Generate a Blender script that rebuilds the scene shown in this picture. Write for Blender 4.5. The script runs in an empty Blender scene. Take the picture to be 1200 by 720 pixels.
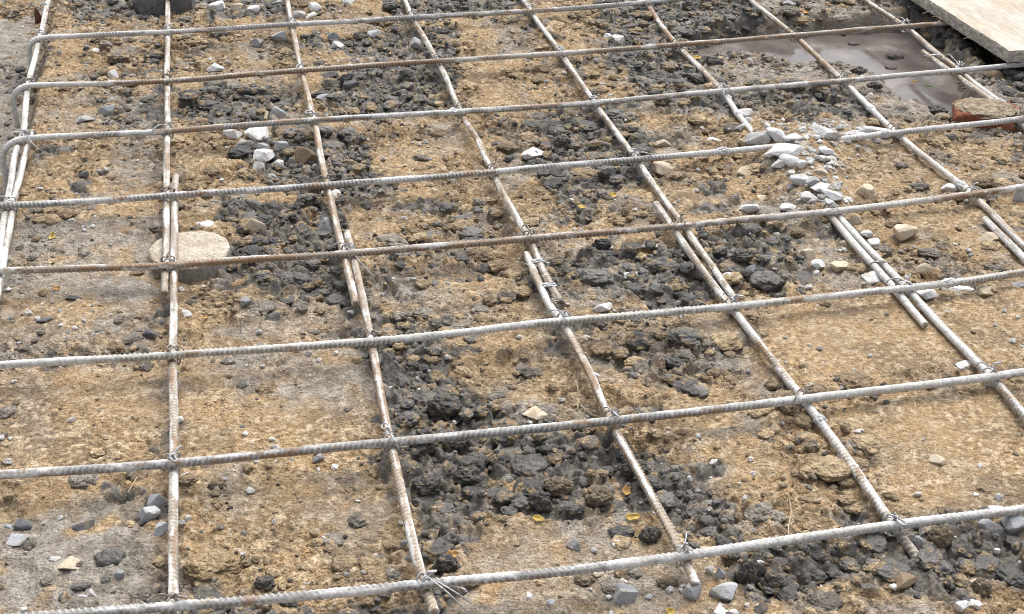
import bpy, math, random
import numpy as np
from mathutils import Matrix, Vector

random.seed(11)
rng = np.random.default_rng(5)
scene = bpy.context.scene
col = scene.collection

# ------------------------------------------------------------------ camera
F = 1644.64                      # focal length in photo pixels (photo is 1200 px wide)
CAM = np.array([-0.169252, -1.824575, 0.952119])
ROT = np.array([[0.97686728, 0.0934299, -0.19235687],
                [-0.21329039, 0.49051249, -0.84492882],
                [0.01541183, 0.86641119, 0.4990933]])
cd = bpy.data.cameras.new('camera')
cd.sensor_width = 36.0
cd.lens = F * 36.0 / 1200.0
cd.clip_start = 0.01
cd.clip_end = 500
cam = bpy.data.objects.new('camera', cd)
mw = Matrix([list(ROT[i]) + [CAM[i]] for i in range(3)] + [[0, 0, 0, 1]])
cam.matrix_world = mw
col.objects.link(cam)
scene.camera = cam


def at(px, py, z=0.0):
    """point of the site at height z that lies under a given photo position"""
    d = ROT @ np.array([(px - 600) / F, (360 - py) / F, -1.0])
    t = (z - CAM[2]) / d[2]
    return CAM + t * d


def depth(p):
    return -((np.asarray(p) - CAM) @ ROT)[2]


# ------------------------------------------------------------------ noise
_prm = np.random.default_rng(77).integers(0, 2 ** 32, 4096, dtype=np.uint32)
_ang = np.random.default_rng(78).uniform(0, 2 * np.pi, 4096)
_gx = np.cos(_ang).astype(np.float32)
_gy = np.sin(_ang).astype(np.float32)
_g3 = np.random.default_rng(79).normal(size=(4096, 3)).astype(np.float32)
_g3 /= np.linalg.norm(_g3, axis=1)[:, None]
_u1 = np.random.default_rng(80).random(4096).astype(np.float32)
_u2 = np.random.default_rng(81).random(4096).astype(np.float32)
_u3 = np.random.default_rng(82).random(4096).astype(np.float32)


def _hash(ix, iy, s):
    a = _prm[(ix + 131 * s) & 4095]
    return _prm[(a.astype(np.int64) + iy + 17 * s) & 4095] & 4095


def perlin(x, y, s=0):
    x = np.asarray(x, np.float32); y = np.asarray(y, np.float32)
    xi = np.floor(x).astype(np.int64); yi = np.floor(y).astype(np.int64)
    fx = x - xi; fy = y - yi
    u = fx * fx * fx * (fx * (fx * 6 - 15) + 10)
    v = fy * fy * fy * (fy * (fy * 6 - 15) + 10)
    def g(i, j):
        h = _hash(xi + i, yi + j, s)
        return _gx[h] * (fx - i) + _gy[h] * (fy - j)
    a = g(0, 0); b = g(1, 0); c = g(0, 1); d = g(1, 1)
    return ((a + u * (b - a)) * (1 - v) + (c + u * (d - c)) * v) * 1.5


def fbm(x, y, s=0, o=4, gain=.5):
    t = 0; a = 1.0; n = 0
    for k in range(o):
        t = t + a * perlin(x * 2.03 ** k + 3.7 * k, y * 2.03 ** k - 1.3 * k, s + k)
        n += a; a *= gain
    return t / n


def worley(x, y, s=0):
    x = np.asarray(x, np.float32); y = np.asarray(y, np.float32)
    xi = np.floor(x).astype(np.int64); yi = np.floor(y).astype(np.int64)
    f1 = np.full(x.shape, 9., np.float32); f2 = f1.copy(); idv = np.zeros(x.shape, np.float32)
    for i in (-1, 0, 1):
        for j in (-1, 0, 1):
            h = _hash(xi + i, yi + j, s)
            d = np.hypot(xi + i + _u1[h] - x, yi + j + _u2[h] - y)
            m = d < f1
            f2 = np.where(m, f1, np.minimum(f2, d))
            idv = np.where(m, _u3[h], idv)
            f1 = np.where(m, d, f1)
    return f1, f2, idv


def perlin3(p, s=0):
    p = np.asarray(p, np.float32)
    pi = np.floor(p).astype(np.int64); f = p - pi
    w = f * f * f * (f * (f * 6 - 15) + 10)
    out = 0
    for i in (0, 1):
        wx = w[:, 0] if i else 1 - w[:, 0]
        for j in (0, 1):
            wy = w[:, 1] if j else 1 - w[:, 1]
            for k in (0, 1):
                wz = w[:, 2] if k else 1 - w[:, 2]
                h = _hash(pi[:, 0] + i, pi[:, 1] + j, s)
                h = _prm[(h.astype(np.int64) + pi[:, 2] + k) & 4095] & 4095
                out = out + wx * wy * wz * (_g3[h] * (f - np.array([i, j, k], np.float32))).sum(1)
    return out * 1.4


def sstep(a, b, x):
    t = np.clip((x - a) / (b - a), 0, 1)
    return t * t * (3 - 2 * t)


def mix(a, b, t):
    return a + (b - a) * t


# ------------------------------------------------------------------ mesh helpers
def mesh_np(name, V, Fc, smooth=True):
    """V (n,3), Fc (m,k) index array with k = 3 or 4 (or list of such arrays)"""
    fs = Fc if isinstance(Fc, list) else [Fc]
    fs = [f for f in fs if len(f)]
    me = bpy.data.meshes.new(name)
    V = np.ascontiguousarray(V, np.float32)
    me.vertices.add(len(V)); me.vertices.foreach_set('co', V.ravel())
    nl = sum(f.size for f in fs); npoly = sum(len(f) for f in fs)
    me.loops.add(nl); me.polygons.add(npoly)
    me.loops.foreach_set('vertex_index', np.concatenate([f.ravel() for f in fs]).astype(np.int32))
    tot = np.concatenate([np.full(len(f), f.shape[1], np.int32) for f in fs])
    st = np.concatenate([[0], np.cumsum(tot)[:-1]]).astype(np.int32)
    me.polygons.foreach_set('loop_start', st)
    me.polygons.foreach_set('use_smooth', np.full(npoly, smooth, bool))
    me.update(calc_edges=True)
    return me


def set_col(me, name, C):
    a = me.attributes.new(name, 'FLOAT_COLOR', 'POINT')
    C = np.asarray(C, np.float32)
    if C.shape[1] == 3:
        C = np.concatenate([C, np.ones((len(C), 1), np.float32)], 1)
    a.data.foreach_set('color', np.ascontiguousarray(C).ravel())


def set_f(me, name, v):
    a = me.attributes.new(name, 'FLOAT', 'POINT')
    a.data.foreach_set('value', np.ascontiguousarray(v, np.float32))


def obj(name, me, mat=None, parent=None, loc=None):
    o = bpy.data.objects.new(name, me)
    col.objects.link(o)
    if mat is not None:
        for m in (mat if isinstance(mat, (list, tuple)) else [mat]):
            me.materials.append(m)
    if parent is not None:
        o.parent = parent
    if loc is not None:
        o.location = [float(q) for q in loc]
    return o


def tag(o, label=None, cat=None, group=None, kind=None):
    if label: o['label'] = label
    if cat: o['category'] = cat
    if group: o['group'] = group
    if kind: o['kind'] = kind
    return o


def icosphere(sub):
    t = (1 + 5 ** .5) / 2
    V = [(-1, t, 0), (1, t, 0), (-1, -t, 0), (1, -t, 0), (0, -1, t), (0, 1, t), (0, -1, -t), (0, 1, -t),
         (t, 0, -1), (t, 0, 1), (-t, 0, -1), (-t, 0, 1)]
    Fc = [(0, 11, 5), (0, 5, 1), (0, 1, 7), (0, 7, 10), (0, 10, 11), (1, 5, 9), (5, 11, 4), (11, 10, 2), (10, 7, 6),
          (7, 1, 8), (3, 9, 4), (3, 4, 2), (3, 2, 6), (3, 6, 8), (3, 8, 9), (4, 9, 5), (2, 4, 11), (6, 2, 10), (8, 6, 7), (9, 8, 1)]
    V = [np.array(v) / np.linalg.norm(v) for v in V]
    for _ in range(sub):
        cache = {}; nf = []
        def mid(a, b):
            k = (min(a, b), max(a, b))
            if k not in cache:
                m = V[a] + V[b]; V.append(m / np.linalg.norm(m)); cache[k] = len(V) - 1
            return cache[k]
        for a, b, c in Fc:
            x, y, z = mid(a, b), mid(b, c), mid(c, a)
            nf += [(a, x, z), (b, y, x), (c, z, y), (x, y, z)]
        Fc = nf
    return np.array(V, np.float32), np.array(Fc, np.int32)


ICO = {k: icosphere(k) for k in (1, 2, 3, 4)}


def rotmats(n, tilt=math.pi):
    a = rng.uniform(0, 2 * np.pi, n); q = rng.normal(size=(n, 4)); q /= np.linalg.norm(q, axis=1)[:, None]
    w, x, y, z = q.T
    return np.stack([np.stack([1 - 2 * (y * y + z * z), 2 * (x * y - z * w), 2 * (x * z + y * w)], 1),
                     np.stack([2 * (x * y + z * w), 1 - 2 * (x * x + z * z), 2 * (y * z - x * w)], 1),
                     np.stack([2 * (x * z - y * w), 2 * (y * z + x * w), 1 - 2 * (x * x + y * y)], 1)], 1)


# ------------------------------------------------------------------ materials
def new_mat(name):
    m = bpy.data.materials.new(name); m.use_nodes = True
    nt = m.node_tree; b = nt.nodes['Principled BSDF']
    return m, nt, b


def nd(nt, typ, **kw):
    n = nt.nodes.new(typ)
    for k, v in kw.items():
        if k in n.inputs: n.inputs[k].default_value = v
        else: setattr(n, k, v)
    return n


def ramp(nt, src, pts):
    r = nt.nodes.new('ShaderNodeValToRGB')
    e = r.color_ramp.elements
    while len(e) < len(pts): e.new(.5)
    for q, (p, c) in zip(e, pts):
        q.position = p; q.color = (c if len(c) == 4 else (*c, 1)) if hasattr(c, '__len__') else (c, c, c, 1)
    nt.links.new(src, r.inputs[0])
    return r


def mixc(nt, a, b, f, mode='MIX'):
    m = nt.nodes.new('ShaderNodeMix'); m.data_type = 'RGBA'; m.blend_type = mode
    for s, v in ((0, f), (6, a), (7, b)):
        if hasattr(v, 'is_linked') or isinstance(v, bpy.types.NodeSocket): nt.links.new(v, m.inputs[s])
        elif s == 0: m.inputs[0].default_value = v
        else: m.inputs[s].default_value = (*v, 1) if len(v) == 3 else v
    return m.outputs[2]


def mathn(nt, op, a, b=None):
    m = nt.nodes.new('ShaderNodeMath'); m.operation = op
    for i, v in enumerate((a, b)):
        if v is None: continue
        if isinstance(v, bpy.types.NodeSocket): nt.links.new(v, m.inputs[i])
        else: m.inputs[i].default_value = v
    return m.outputs[0]


def bump(nt, b, srcs):
    """srcs: list of (height socket, strength, distance) chained"""
    prev = None
    for h, s, d in srcs:
        n = nt.nodes.new('ShaderNodeBump'); n.inputs['Strength'].default_value = 1.0
        if isinstance(s, bpy.types.NodeSocket): nt.links.new(s, n.inputs['Strength'])
        else: n.inputs['Strength'].default_value = s
        n.inputs['Distance'].default_value = d
        nt.links.new(h, n.inputs['Height'])
        if prev: nt.links.new(prev, n.inputs['Normal'])
        prev = n.outputs[0]
    nt.links.new(prev, b.inputs['Normal'])


def soil_mat():
    m, nt, b = new_mat('soil')
    tc = nd(nt, 'ShaderNodeNewGeometry')
    pos = tc.outputs['Position']
    att = nd(nt, 'ShaderNodeAttribute', attribute_name='Col')
    wet = nd(nt, 'ShaderNodeAttribute', attribute_name='wet')
    mud = nd(nt, 'ShaderNodeAttribute', attribute_name='mud')
    n1 = nd(nt, 'ShaderNodeTexNoise', Scale=420., Detail=3., Roughness=.65); nt.links.new(pos, n1.inputs['Vector'])
    n2 = nd(nt, 'ShaderNodeTexNoise', Scale=130., Detail=4., Roughness=.6); nt.links.new(pos, n2.inputs['Vector'])
    n3 = nd(nt, 'ShaderNodeTexVoronoi', Scale=260.); nt.links.new(pos, n3.inputs['Vector'])
    sp = ramp(nt, n1.outputs['Fac'], [(.28, .42), (.5, 1.0), (.70, 1.65)])
    sp2 = ramp(nt, n2.outputs['Fac'], [(.3, .78), (.7, 1.22)])
    n5 = nd(nt, 'ShaderNodeTexNoise', Scale=16., Detail=3., Roughness=.6); nt.links.new(pos, n5.inputs['Vector'])
    c = mixc(nt, att.outputs['Color'], sp.outputs[0], ramp(nt, n5.outputs['Fac'], [(.36, .35), (.62, 1.0)]).outputs[0], 'MULTIPLY')
    c = mixc(nt, c, sp2.outputs[0], 1.0, 'MULTIPLY')
    # individual pale and dark grains lying in the sand
    gr = ramp(nt, nd_out(n3, 'Color'), [(.0, 0), (.86, 0), (.90, 1)])
    inv = mathn(nt, 'SUBTRACT', 1.0, mud.outputs['Fac'])
    gf = mathn(nt, 'MULTIPLY', gr.outputs[0], mathn(nt, 'MULTIPLY', inv, .55))
    c = mixc(nt, c, (.50, .43, .34), gf)
    nt.links.new(c, b.inputs['Base Color'])
    rr = nd(nt, 'ShaderNodeMapRange'); nt.links.new(wet.outputs['Fac'], rr.inputs[0])
    rr.inputs[3].default_value = .92; rr.inputs[4].default_value = .27
    nt.links.new(rr.outputs[0], b.inputs['Roughness'])
    b.inputs['Specular IOR Level'].default_value = .35
    n4 = nd(nt, 'ShaderNodeTexNoise', Scale=240., Detail=2.); nt.links.new(pos, n4.inputs['Vector'])
    bump(nt, b, [(n2.outputs['Fac'], .5, .004), (n4.outputs['Fac'], mathn(nt, 'ADD', mathn(nt, 'MULTIPLY', inv, .75), .18), .006), (n1.outputs['Fac'], mathn(nt, 'ADD', mathn(nt, 'MULTIPLY', inv, .45), .4), .0025)])
    return m


def nd_out(n, k):
    return n.outputs[k]


def stone_mat(name, c1, c2, dirt=(.30, .22, .13), dirtiness=.5):
    m, nt, b = new_mat(name)
    tc = nd(nt, 'ShaderNodeTexCoord'); oi = nd(nt, 'ShaderNodeObjectInfo')
    add = nd(nt, 'ShaderNodeVectorMath', operation='ADD')
    nt.links.new(tc.outputs['Object'], add.inputs[0]); nt.links.new(oi.outputs['Location'], add.inputs[1])
    p = add.outputs[0]
    n1 = nd(nt, 'ShaderNodeTexNoise', Scale=90., Detail=5., Roughness=.65); nt.links.new(p, n1.inputs['Vector'])
    n2 = nd(nt, 'ShaderNodeTexNoise', Scale=600., Detail=2.); nt.links.new(p, n2.inputs['Vector'])
    n3 = nd(nt, 'ShaderNodeTexNoise', Scale=55., Detail=3.); nt.links.new(p, n3.inputs['Vector'])
    c = mixc(nt, c1, c2, n1.outputs['Fac'])
    v = nd(nt, 'ShaderNodeMapRange'); nt.links.new(oi.outputs['Random'], v.inputs[0])
    v.inputs[3].default_value = .78; v.inputs[4].default_value = 1.15
    c = mixc(nt, c, v.outputs[0], 1.0, 'MULTIPLY')
    s = ramp(nt, n2.outputs['Fac'], [(.3, .75), (.7, 1.2)])
    c = mixc(nt, c, s.outputs[0], 1.0, 'MULTIPLY')
    d = ramp(nt, n3.outputs['Fac'], [(.50, 0), (.66, dirtiness)])
    c = mixc(nt, c, dirt, d.outputs[0])
    nt.links.new(c, b.inputs['Base Color'])
    b.inputs['Roughness'].default_value = .85
    b.inputs['Specular IOR Level'].default_value = .3
    bump(nt, b, [(n1.outputs['Fac'], .6, .003), (n2.outputs['Fac'], .5, .001)])
    return m


def bar_mat():
    m, nt, b = new_mat('rebar_steel')
    g = nd(nt, 'ShaderNodeNewGeometry'); p = g.outputs['Position']
    at_ = nd(nt, 'ShaderNodeAttribute', attribute_name='Col')
    cr = nd(nt, 'ShaderNodeAttribute', attribute_name='crust')
    n1 = nd(nt, 'ShaderNodeTexNoise', Scale=700., Detail=3., Roughness=.6); nt.links.new(p, n1.inputs['Vector'])
    n2 = nd(nt, 'ShaderNodeTexNoise', Scale=160., Detail=4., Roughness=.65); nt.links.new(p, n2.inputs['Vector'])
    s1 = ramp(nt, n1.outputs['Fac'], [(.3, .7), (.7, 1.25)])
    s2 = ramp(nt, n2.outputs['Fac'], [(.3, .72), (.7, 1.2)])
    c = mixc(nt, at_.outputs['Color'], s1.outputs[0], 1.0, 'MULTIPLY')
    c = mixc(nt, c, s2.outputs[0], 1.0, 'MULTIPLY')
    nt.links.new(c, b.inputs['Base Color'])
    rr = nd(nt, 'ShaderNodeMapRange'); nt.links.new(cr.outputs['Fac'], rr.inputs[0])
    rr.inputs[3].default_value = .55; rr.inputs[4].default_value = .92
    nt.links.new(rr.outputs[0], b.inputs['Roughness'])
    b.inputs['Specular IOR Level'].default_value = .4
    bump(nt, b, [(n2.outputs['Fac'], .5, .0012), (n1.outputs['Fac'], .5, .0005)])
    return m


def wire_mat(name, c1, c2, metal):
    m, nt, b = new_mat(name)
    g = nd(nt, 'ShaderNodeNewGeometry')
    n1 = nd(nt, 'ShaderNodeTexNoise', Scale=220., Detail=3.); nt.links.new(g.outputs['Position'], n1.inputs['Vector'])
    c = mixc(nt, c1, c2, ramp(nt, n1.outputs['Fac'], [(.4, 0), (.6, 1)]).outputs[0])
    nt.links.new(c, b.inputs['Base Color'])
    b.inputs['Metallic'].default_value = metal; b.inputs['Roughness'].default_value = .5
    return m


def plain_mat(name, c1, c2, scale, rough=.8, bs=.4, bd=.001, stretch=(1, 1, 1), det=4.):
    m, nt, b = new_mat(name)
    tc = nd(nt, 'ShaderNodeTexCoord')
    mp = nd(nt, 'ShaderNodeMapping'); nt.links.new(tc.outputs['Object'], mp.inputs[0]); mp.inputs['Scale'].default_value = stretch
    n1 = nd(nt, 'ShaderNodeTexNoise', Scale=scale, Detail=det, Roughness=.65); nt.links.new(mp.outputs[0], n1.inputs['Vector'])
    n2 = nd(nt, 'ShaderNodeTexNoise', Scale=scale * 7, Detail=2.); nt.links.new(mp.outputs[0], n2.inputs['Vector'])
    c = mixc(nt, c1, c2, ramp(nt, n1.outputs['Fac'], [(.35, 0), (.65, 1)]).outputs[0])
    c = mixc(nt, c, ramp(nt, n2.outputs['Fac'], [(.3, .75), (.7, 1.2)]).outputs[0], 1.0, 'MULTIPLY')
    nt.links.new(c, b.inputs['Base Color']); b.inputs['Roughness'].default_value = rough
    b.inputs['Specular IOR Level'].default_value = .3
    bump(nt, b, [(n1.outputs['Fac'], bs, bd * 3), (n2.outputs['Fac'], bs, bd)])
    return m


SOIL = soil_mat()
ST = {
    'w': stone_mat('pale_limestone', (.56, .555, .55), (.74, .735, .725), dirtiness=.4),
    'g': stone_mat('grey_stone', (.27, .28, .295), (.46, .465, .475), dirtiness=.4),
    't': stone_mat('tan_stone', (.42, .34, .24), (.62, .54, .42), dirtiness=.5),
    'd': stone_mat('dark_stone', (.06, .06, .065), (.15, .15, .155), dirtiness=.3),
    'b': stone_mat('brown_stone', (.14, .105, .07), (.27, .20, .13), dirtiness=.5),
}
BAR = bar_mat()
WIRE = wire_mat('tie_wire_steel', (.26, .26, .27), (.50, .50, .50), .4)
WIRER = wire_mat('rusty_tie_wire', (.15, .12, .10), (.36, .32, .27), .2)

# ------------------------------------------------------------------ the ground
P_ = lambda pts, z=-.014: np.array([at(a, b, z)[:2] for a, b in pts])
MUD = [  # outline in photo positions, strength
    ([(205, 108), (255, 92), (300, 95), (345, 108), (335, 140), (262, 145), (213, 138)], 1),
    ([(285, 165), (345, 148), (420, 150), (438, 190), (475, 212), (425, 240), (330, 218), (293, 203)], 1),
    ([(352, 42), (420, 40), (470, 28), (530, 30), (540, 62), (525, 122), (430, 138), (385, 132), (375, 95), (430, 70)], .85),
    ([(440, -10), (560, -10), (620, 8), (555, 22), (470, 24)], .9),
    ([(262, 235), (385, 226), (415, 262), (420, 330), (470, 372), (530, 410), (545, 452), (490, 460), (442, 430), (395, 352), (300, 325), (268, 288)], .95),
    ([(438, 425), (490, 430), (560, 462), (640, 498), (720, 497), (775, 540), (872, 598), (890, 650), (815, 640), (752, 585), (705, 582), (650, 606), (560, 592), (556, 640), (505, 655), (470, 570)], 1),
    ([(618, 140), (690, 128), (748, 150), (768, 205), (705, 232), (690, 262), (640, 220)], 1),
    ([(560, 232), (600, 262), (560, 330), (450, 332), (450, 282), (500, 250)], .45),
    ([(640, 292), (700, 285), (785, 285), (855, 340), (770, 365), (700, 330), (645, 322)], 1),
    ([(808, 272), (880, 270), (935, 290), (960, 325), (900, 345), (845, 322)], .9),
    ([(690, -10), (860, -10), (905, 15), (850, 45), (815, 68), (850, 100), (760, 118), (715, 70)], .9),
    ([(770, 118), (860, 108), (990, 98), (1025, 118), (1000, 142), (890, 128), (850, 135), (790, 145)], .7),
    ([(700, 395), (830, 388), (835, 430), (800, 470), (745, 440)], .5),
    ([(842, 645), (960, 628), (1045, 616), (1195, 610), (1215, 660), (1120, 720), (1060, 690), (950, 695), (885, 700)], 1),
    ([(120, 640), (200, 650), (190, 700), (60, 700)], .25),
    ([(-10, 30), (60, 40), (60, 75), (10, 75)], .6),
    ([(70, -10), (190, -10), (185, 20), (90, 22)], .7),
    ([(225, -10), (345, -10), (345, 12), (240, 20)], .75),
    ([(560, 130), (600, 130), (640, 190), (600, 195)], .5),
    ([(380, 75), (430, 78), (420, 130), (380, 120)], .5),
    ([(1035, -10), (1110, -10), (1190, 60), (1220, 70), (1220, 135), (1190, 118), (1150, 100), (1090, 40)], .95),  # dark mud, partly painted in for the shade under the board
    ([(225, 690), (340, 690), (500, 700), (510, 740), (225, 740)], .6),
    ([(80, 55), (200, 45), (200, 75), (90, 90)], .25),
    ([(100, 110), (200, 105), (200, 150), (110, 155)], .2),
    ([(500, 640), (530, 650), (530, 690), (505, 700)], .9),
]
CLAY = [
    ([(690, -20), (1110, -20), (1135, 150), (900, 130), (740, 130)], .85),
    ([(1100, 60), (1240, 90), (1240, 180), (1130, 165)], .9),
    ([(450, 290), (560, 330), (600, 380), (450, 400)], .5),
    ([(-20, 255), (190, 245), (185, 340), (-20, 345)], .8),
    ([(-20, 585), (185, 585), (200, 700), (-20, 740)], .95),
    ([(205, 400), (435, 398), (440, 480), (300, 470)], .6),
    ([(320, 325), (450, 340), (440, 400), (250, 385)], .65),
    ([(-40, -20), (48, -20), (20, 160), (-40, 220)], 1.0),
    ([(-20, 350), (190, 380), (190, 420), (-20, 420)], .5),
    ([(60, 110), (200, 100), (200, 150), (60, 155)], .55),
    ([(540, 640), (700, 590), (850, 670), (860, 740), (520, 740)], .55),
    ([(700, 370), (860, 372), (860, 430), (720, 430)], .5),
    ([(600, 320), (700, 330), (780, 365), (640, 385)], .6),
    ([(880, 0), (1010, 0), (1050, 40), (900, 55)], .7),
    ([(880, 245), (985, 248), (1010, 300), (930, 290)], .5),
    ([(500, 470), (600, 440), (700, 470), (640, 495)], .4),
]
FLAT = [
    ([(885, 372), (1045, 345), (1150, 430), (955, 462)], 1),
    ([(968, 482), (1190, 452), (1230, 600), (1060, 605)], 1),
    ([(975, 165), (1075, 165), (1118, 225), (985, 238)], .8),
    ([(1085, 345), (1230, 325), (1230, 425), (1165, 430)], .8),
    ([(-20, 425), (195, 425), (195, 535), (-20, 550)], .8),
    ([(215, 430), (430, 415), (450, 505), (215, 535)], .8),
    ([(215, 570), (440, 545), (470, 640), (330, 690), (215, 640)], .5),
    ([(-20, 255), (190, 245), (185, 400), (-20, 400)], .6),
    ([(540, 640), (700, 600), (850, 670), (860, 740), (520, 740)], .8),
    ([(-40, -20), (40, -20), (10, 160), (-40, 220)], .8),
    ([(480, 165), (570, 150), (560, 195), (470, 205)], .5),
    ([(-20, 590), (150, 590), (120, 700), (-20, 740)], .7),
]
PUD = [([(795, 64), (850, 48), (905, 44), (1035, 38), (1080, 40), (1108, 70), (1125, 88), (1130, 140), (1095, 156), (1055, 130), (1035, 108), (985, 92), (930, 92), (880, 78), (830, 82)], 1)]
MOUND = [([(876, 146), (905, 146), (975, 146), (1000, 150), (1002, 164), (985, 176), (975, 200), (990, 240), (950, 252), (928, 215), (898, 190)], 1)]
SHADE_PIT = [([(1035, -30), (1100, 20), (1122, 50), (1150, 84), (1170, 96), (1230, 100), (1330, 60), (1330, -40)], 1)]  # ground sunk and darkened to stand in for the board's shadow
PALE = [([(880, 145), (985, 148), (1050, 150), (1050, 163), (975, 180), (990, 240), (945, 250), (912, 205)], .9),
        ([(1070, 330), (1150, 325), (1150, 345), (1090, 360)], .8)]


# courses of the bars, photo positions of points on them
COURSE = {
    'V1a': [(61, -14), (57, 0), (46.7, 45), (33, 101), (27, 155), (20, 175), (9, 235), (-2, 300), (-8, 335)],
    'V1b': [(38, 155), (31, 175), (17.5, 233), (3, 312), (-4, 350)],
    'V2a': [(196.3, -14), (196.7, 37), (195.7, 95), (196.5, 154), (195.6, 190), (195, 230), (194, 290), (192.6, 344)],
    'V2b': [(206, 207), (205.3, 235), (204.3, 290), (203.6, 350), (203, 416), (203.5, 480), (203, 543), (204, 620), (203, 705), (202, 745)],
    'V3a': [(333, -14), (341.7, 29), (353, 83), (368, 141), (383, 217), (401, 290), (408.5, 322), (416.5, 356)],
    'V3b': [(407, 273), (413.5, 299), (424, 345), (435, 400), (446, 460), (457, 518), (478, 610), (498, 685), (509, 718)],
    'V4a': [(469, -14), (483, 20.7), (513, 71.7), (540, 131), (560, 166), (577, 201.7), (605, 255), (621, 284), (640, 323), (657, 354)],
    'V4b': [(617, 298), (631, 333), (645, 360), (660, 379), (690, 436), (716.7, 494), (757, 570), (800, 651), (815, 687, -.004)],
    'V5a': [(604, -14), (621.7, 13.3), (657, 62.7), (696.7, 120.7), (745, 187), (781, 238), (800, 264), (828, 304), (862, 352)],
    'V5b': [(769, 239), (790, 270), (818, 310), (847, 349), (862, 367), (900, 416), (942, 468), (985, 527), (1045, 613), (1078, 659, -.012)],
    'V6a': [(747, -14), (756.7, 2.7), (793, 53), (820, 80), (846, 107), (868, 138), (890, 165), (930, 208), (974, 255), (1008, 294), (1045, 335), (1084, 381)],
    'V6b': [(983, 254), (1018, 292), (1058, 333), (1100, 379), (1160, 441), (1205, 492), (1225, 515)],
    'V7a': [(871, -14), (880, 0), (930, 41.7), (988, 95), (1050, 156), (1138, 228), (1175, 263), (1225, 313)],
    'V7b': [(1154, 257), (1215, 318), (1240, 344)],
    'V8a': [(1000, -14), (1013, 0), (1060, 31), (1095, 60), (1122, 82), (1150, 104), (1190, 133), (1225, 160)],
    'V8b': [(1081, 61), (1110, 81), (1132, 97), (1160, 117), (1192, 142), (1220, 166)],
    'H1': [(46.7, 45), (110, 41.5), (196.7, 37.7), (341.7, 29), (483, 20.7), (621.7, 13.3), (700, 8), (757, 2.7), (815, -3), (900, -12)],
    'H2': [(33, 101), (120, 98), (195.7, 95), (353, 83), (513, 71.7), (657, 62.7), (793, 53), (930, 41.7), (1060, 31), (1118, 26.5), (1175, 22)],
    'H3': [(27, 163), (110, 158.5), (196.7, 154), (368, 141), (540, 131), (696.7, 120.7), (846, 107), (988, 95), (1123, 82.7), (1200, 75.5), (1240, 71.5)],
    'H4': [(-20, 243), (8, 241), (100, 236), (197, 230), (383, 217), (577, 201.7), (745, 187), (830, 179.5), (880, 175), (920, 171), (985, 163), (1050, 156), (1120, 148), (1193, 140), (1240, 135)],
    'H5': [(-25, 320), (0, 318), (100, 315), (198, 311), (300, 304), (408, 297), (515, 289), (620, 280), (795, 265), (880, 257), (972, 248), (1060, 238), (1138, 228), (1200, 219), (1240, 213)],
    'H6': [(-25, 430), (0, 428), (100, 422), (202, 416.7), (435, 400), (661, 377), (760, 368), (858, 359), (960, 349), (1060, 338), (1130, 330), (1200, 319), (1240, 313)],
    'H7': [(-25, 559), (0, 557), (100, 551), (203, 543), (330, 531), (457, 518), (590, 506), (716.7, 494), (830, 481), (942, 468), (1050, 455), (1160, 442), (1240, 432)],
    'H8': [(-20, 728), (70, 722), (201, 711), (350, 699), (499, 685), (640, 671.5), (800, 651.7), (920, 634), (1045, 616), (1200, 597), (1240, 592)],
}

def seg_dist(px, py, poly):
    d = np.full(px.shape, 1e9, np.float32); ins = np.zeros(px.shape, bool)
    n = len(poly)
    for i in range(n):
        a = poly[i]; b = poly[(i + 1) % n]
        e = b - a; L = (e ** 2).sum()
        t = np.clip(((px - a[0]) * e[0] + (py - a[1]) * e[1]) / L, 0, 1)
        d = np.minimum(d, np.hypot(px - a[0] - t * e[0], py - a[1] - t * e[1]))
        if (a[1] > py.max() and b[1] > py.max()): continue
        c = ((a[1] > py) != (b[1] > py)) & (px < e[0] * (py - a[1]) / (e[1] + 1e-12) + a[0])
        ins ^= c
    return np.where(ins, d, -d)


# coarse mask rasters at 8 mm
X0, X1, Y0, Y1, H = -1.3, 2.4, -1.5, 2.2, .008
cx = np.arange(X0, X1, H); cy = np.arange(Y0, Y1, H)
CX, CY = np.meshgrid(cx, cy); CX = CX.astype(np.float32); CY = CY.astype(np.float32)
_wa = .030 * fbm(CX * 11, CY * 11, 3, 3) + .014 * perlin(CX * 40, CY * 40, 9)


def raster(polys, soft=.018, wob=1.0, z=-.014):
    M = np.zeros(CX.shape, np.float32)
    for pts, s in polys:
        sd = seg_dist(CX, CY, P_(pts, z))
        M = np.maximum(M, s * sstep(-soft, soft, sd + wob * _wa))
    return M


R_mud = raster(MUD, .016); R_clay = raster(CLAY, .03); R_flat = raster(FLAT, .02)
R_pud = raster(PUD, .03, .6, -.052); R_mnd = raster(MOUND, .034, .4, .004); R_shade_pit = raster(SHADE_PIT, .03, .5, -.045); R_pale = raster(PALE, .02, 1.0, .002)


def line_dist(keys, z):
    d = np.full(CX.shape, 1., np.float32)
    for k in keys:
        Q = np.array([at(q[0], q[1], z)[:2] for q in COURSE[k]])
        for a, b in zip(Q[:-1], Q[1:]):
            e = b - a; L = (e ** 2).sum() + 1e-12
            t = np.clip(((CX - a[0]) * e[0] + (CY - a[1]) * e[1]) / L, 0, 1)
            d = np.minimum(d, np.hypot(CX - a[0] - t * e[0], CY - a[1] - t * e[1]))
    return d


R_dv = line_dist([k for k in COURSE if k[0] == 'V'], 0.); R_dh = line_dist([k for k in COURSE if k[0] == 'H'], .0108)


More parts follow.
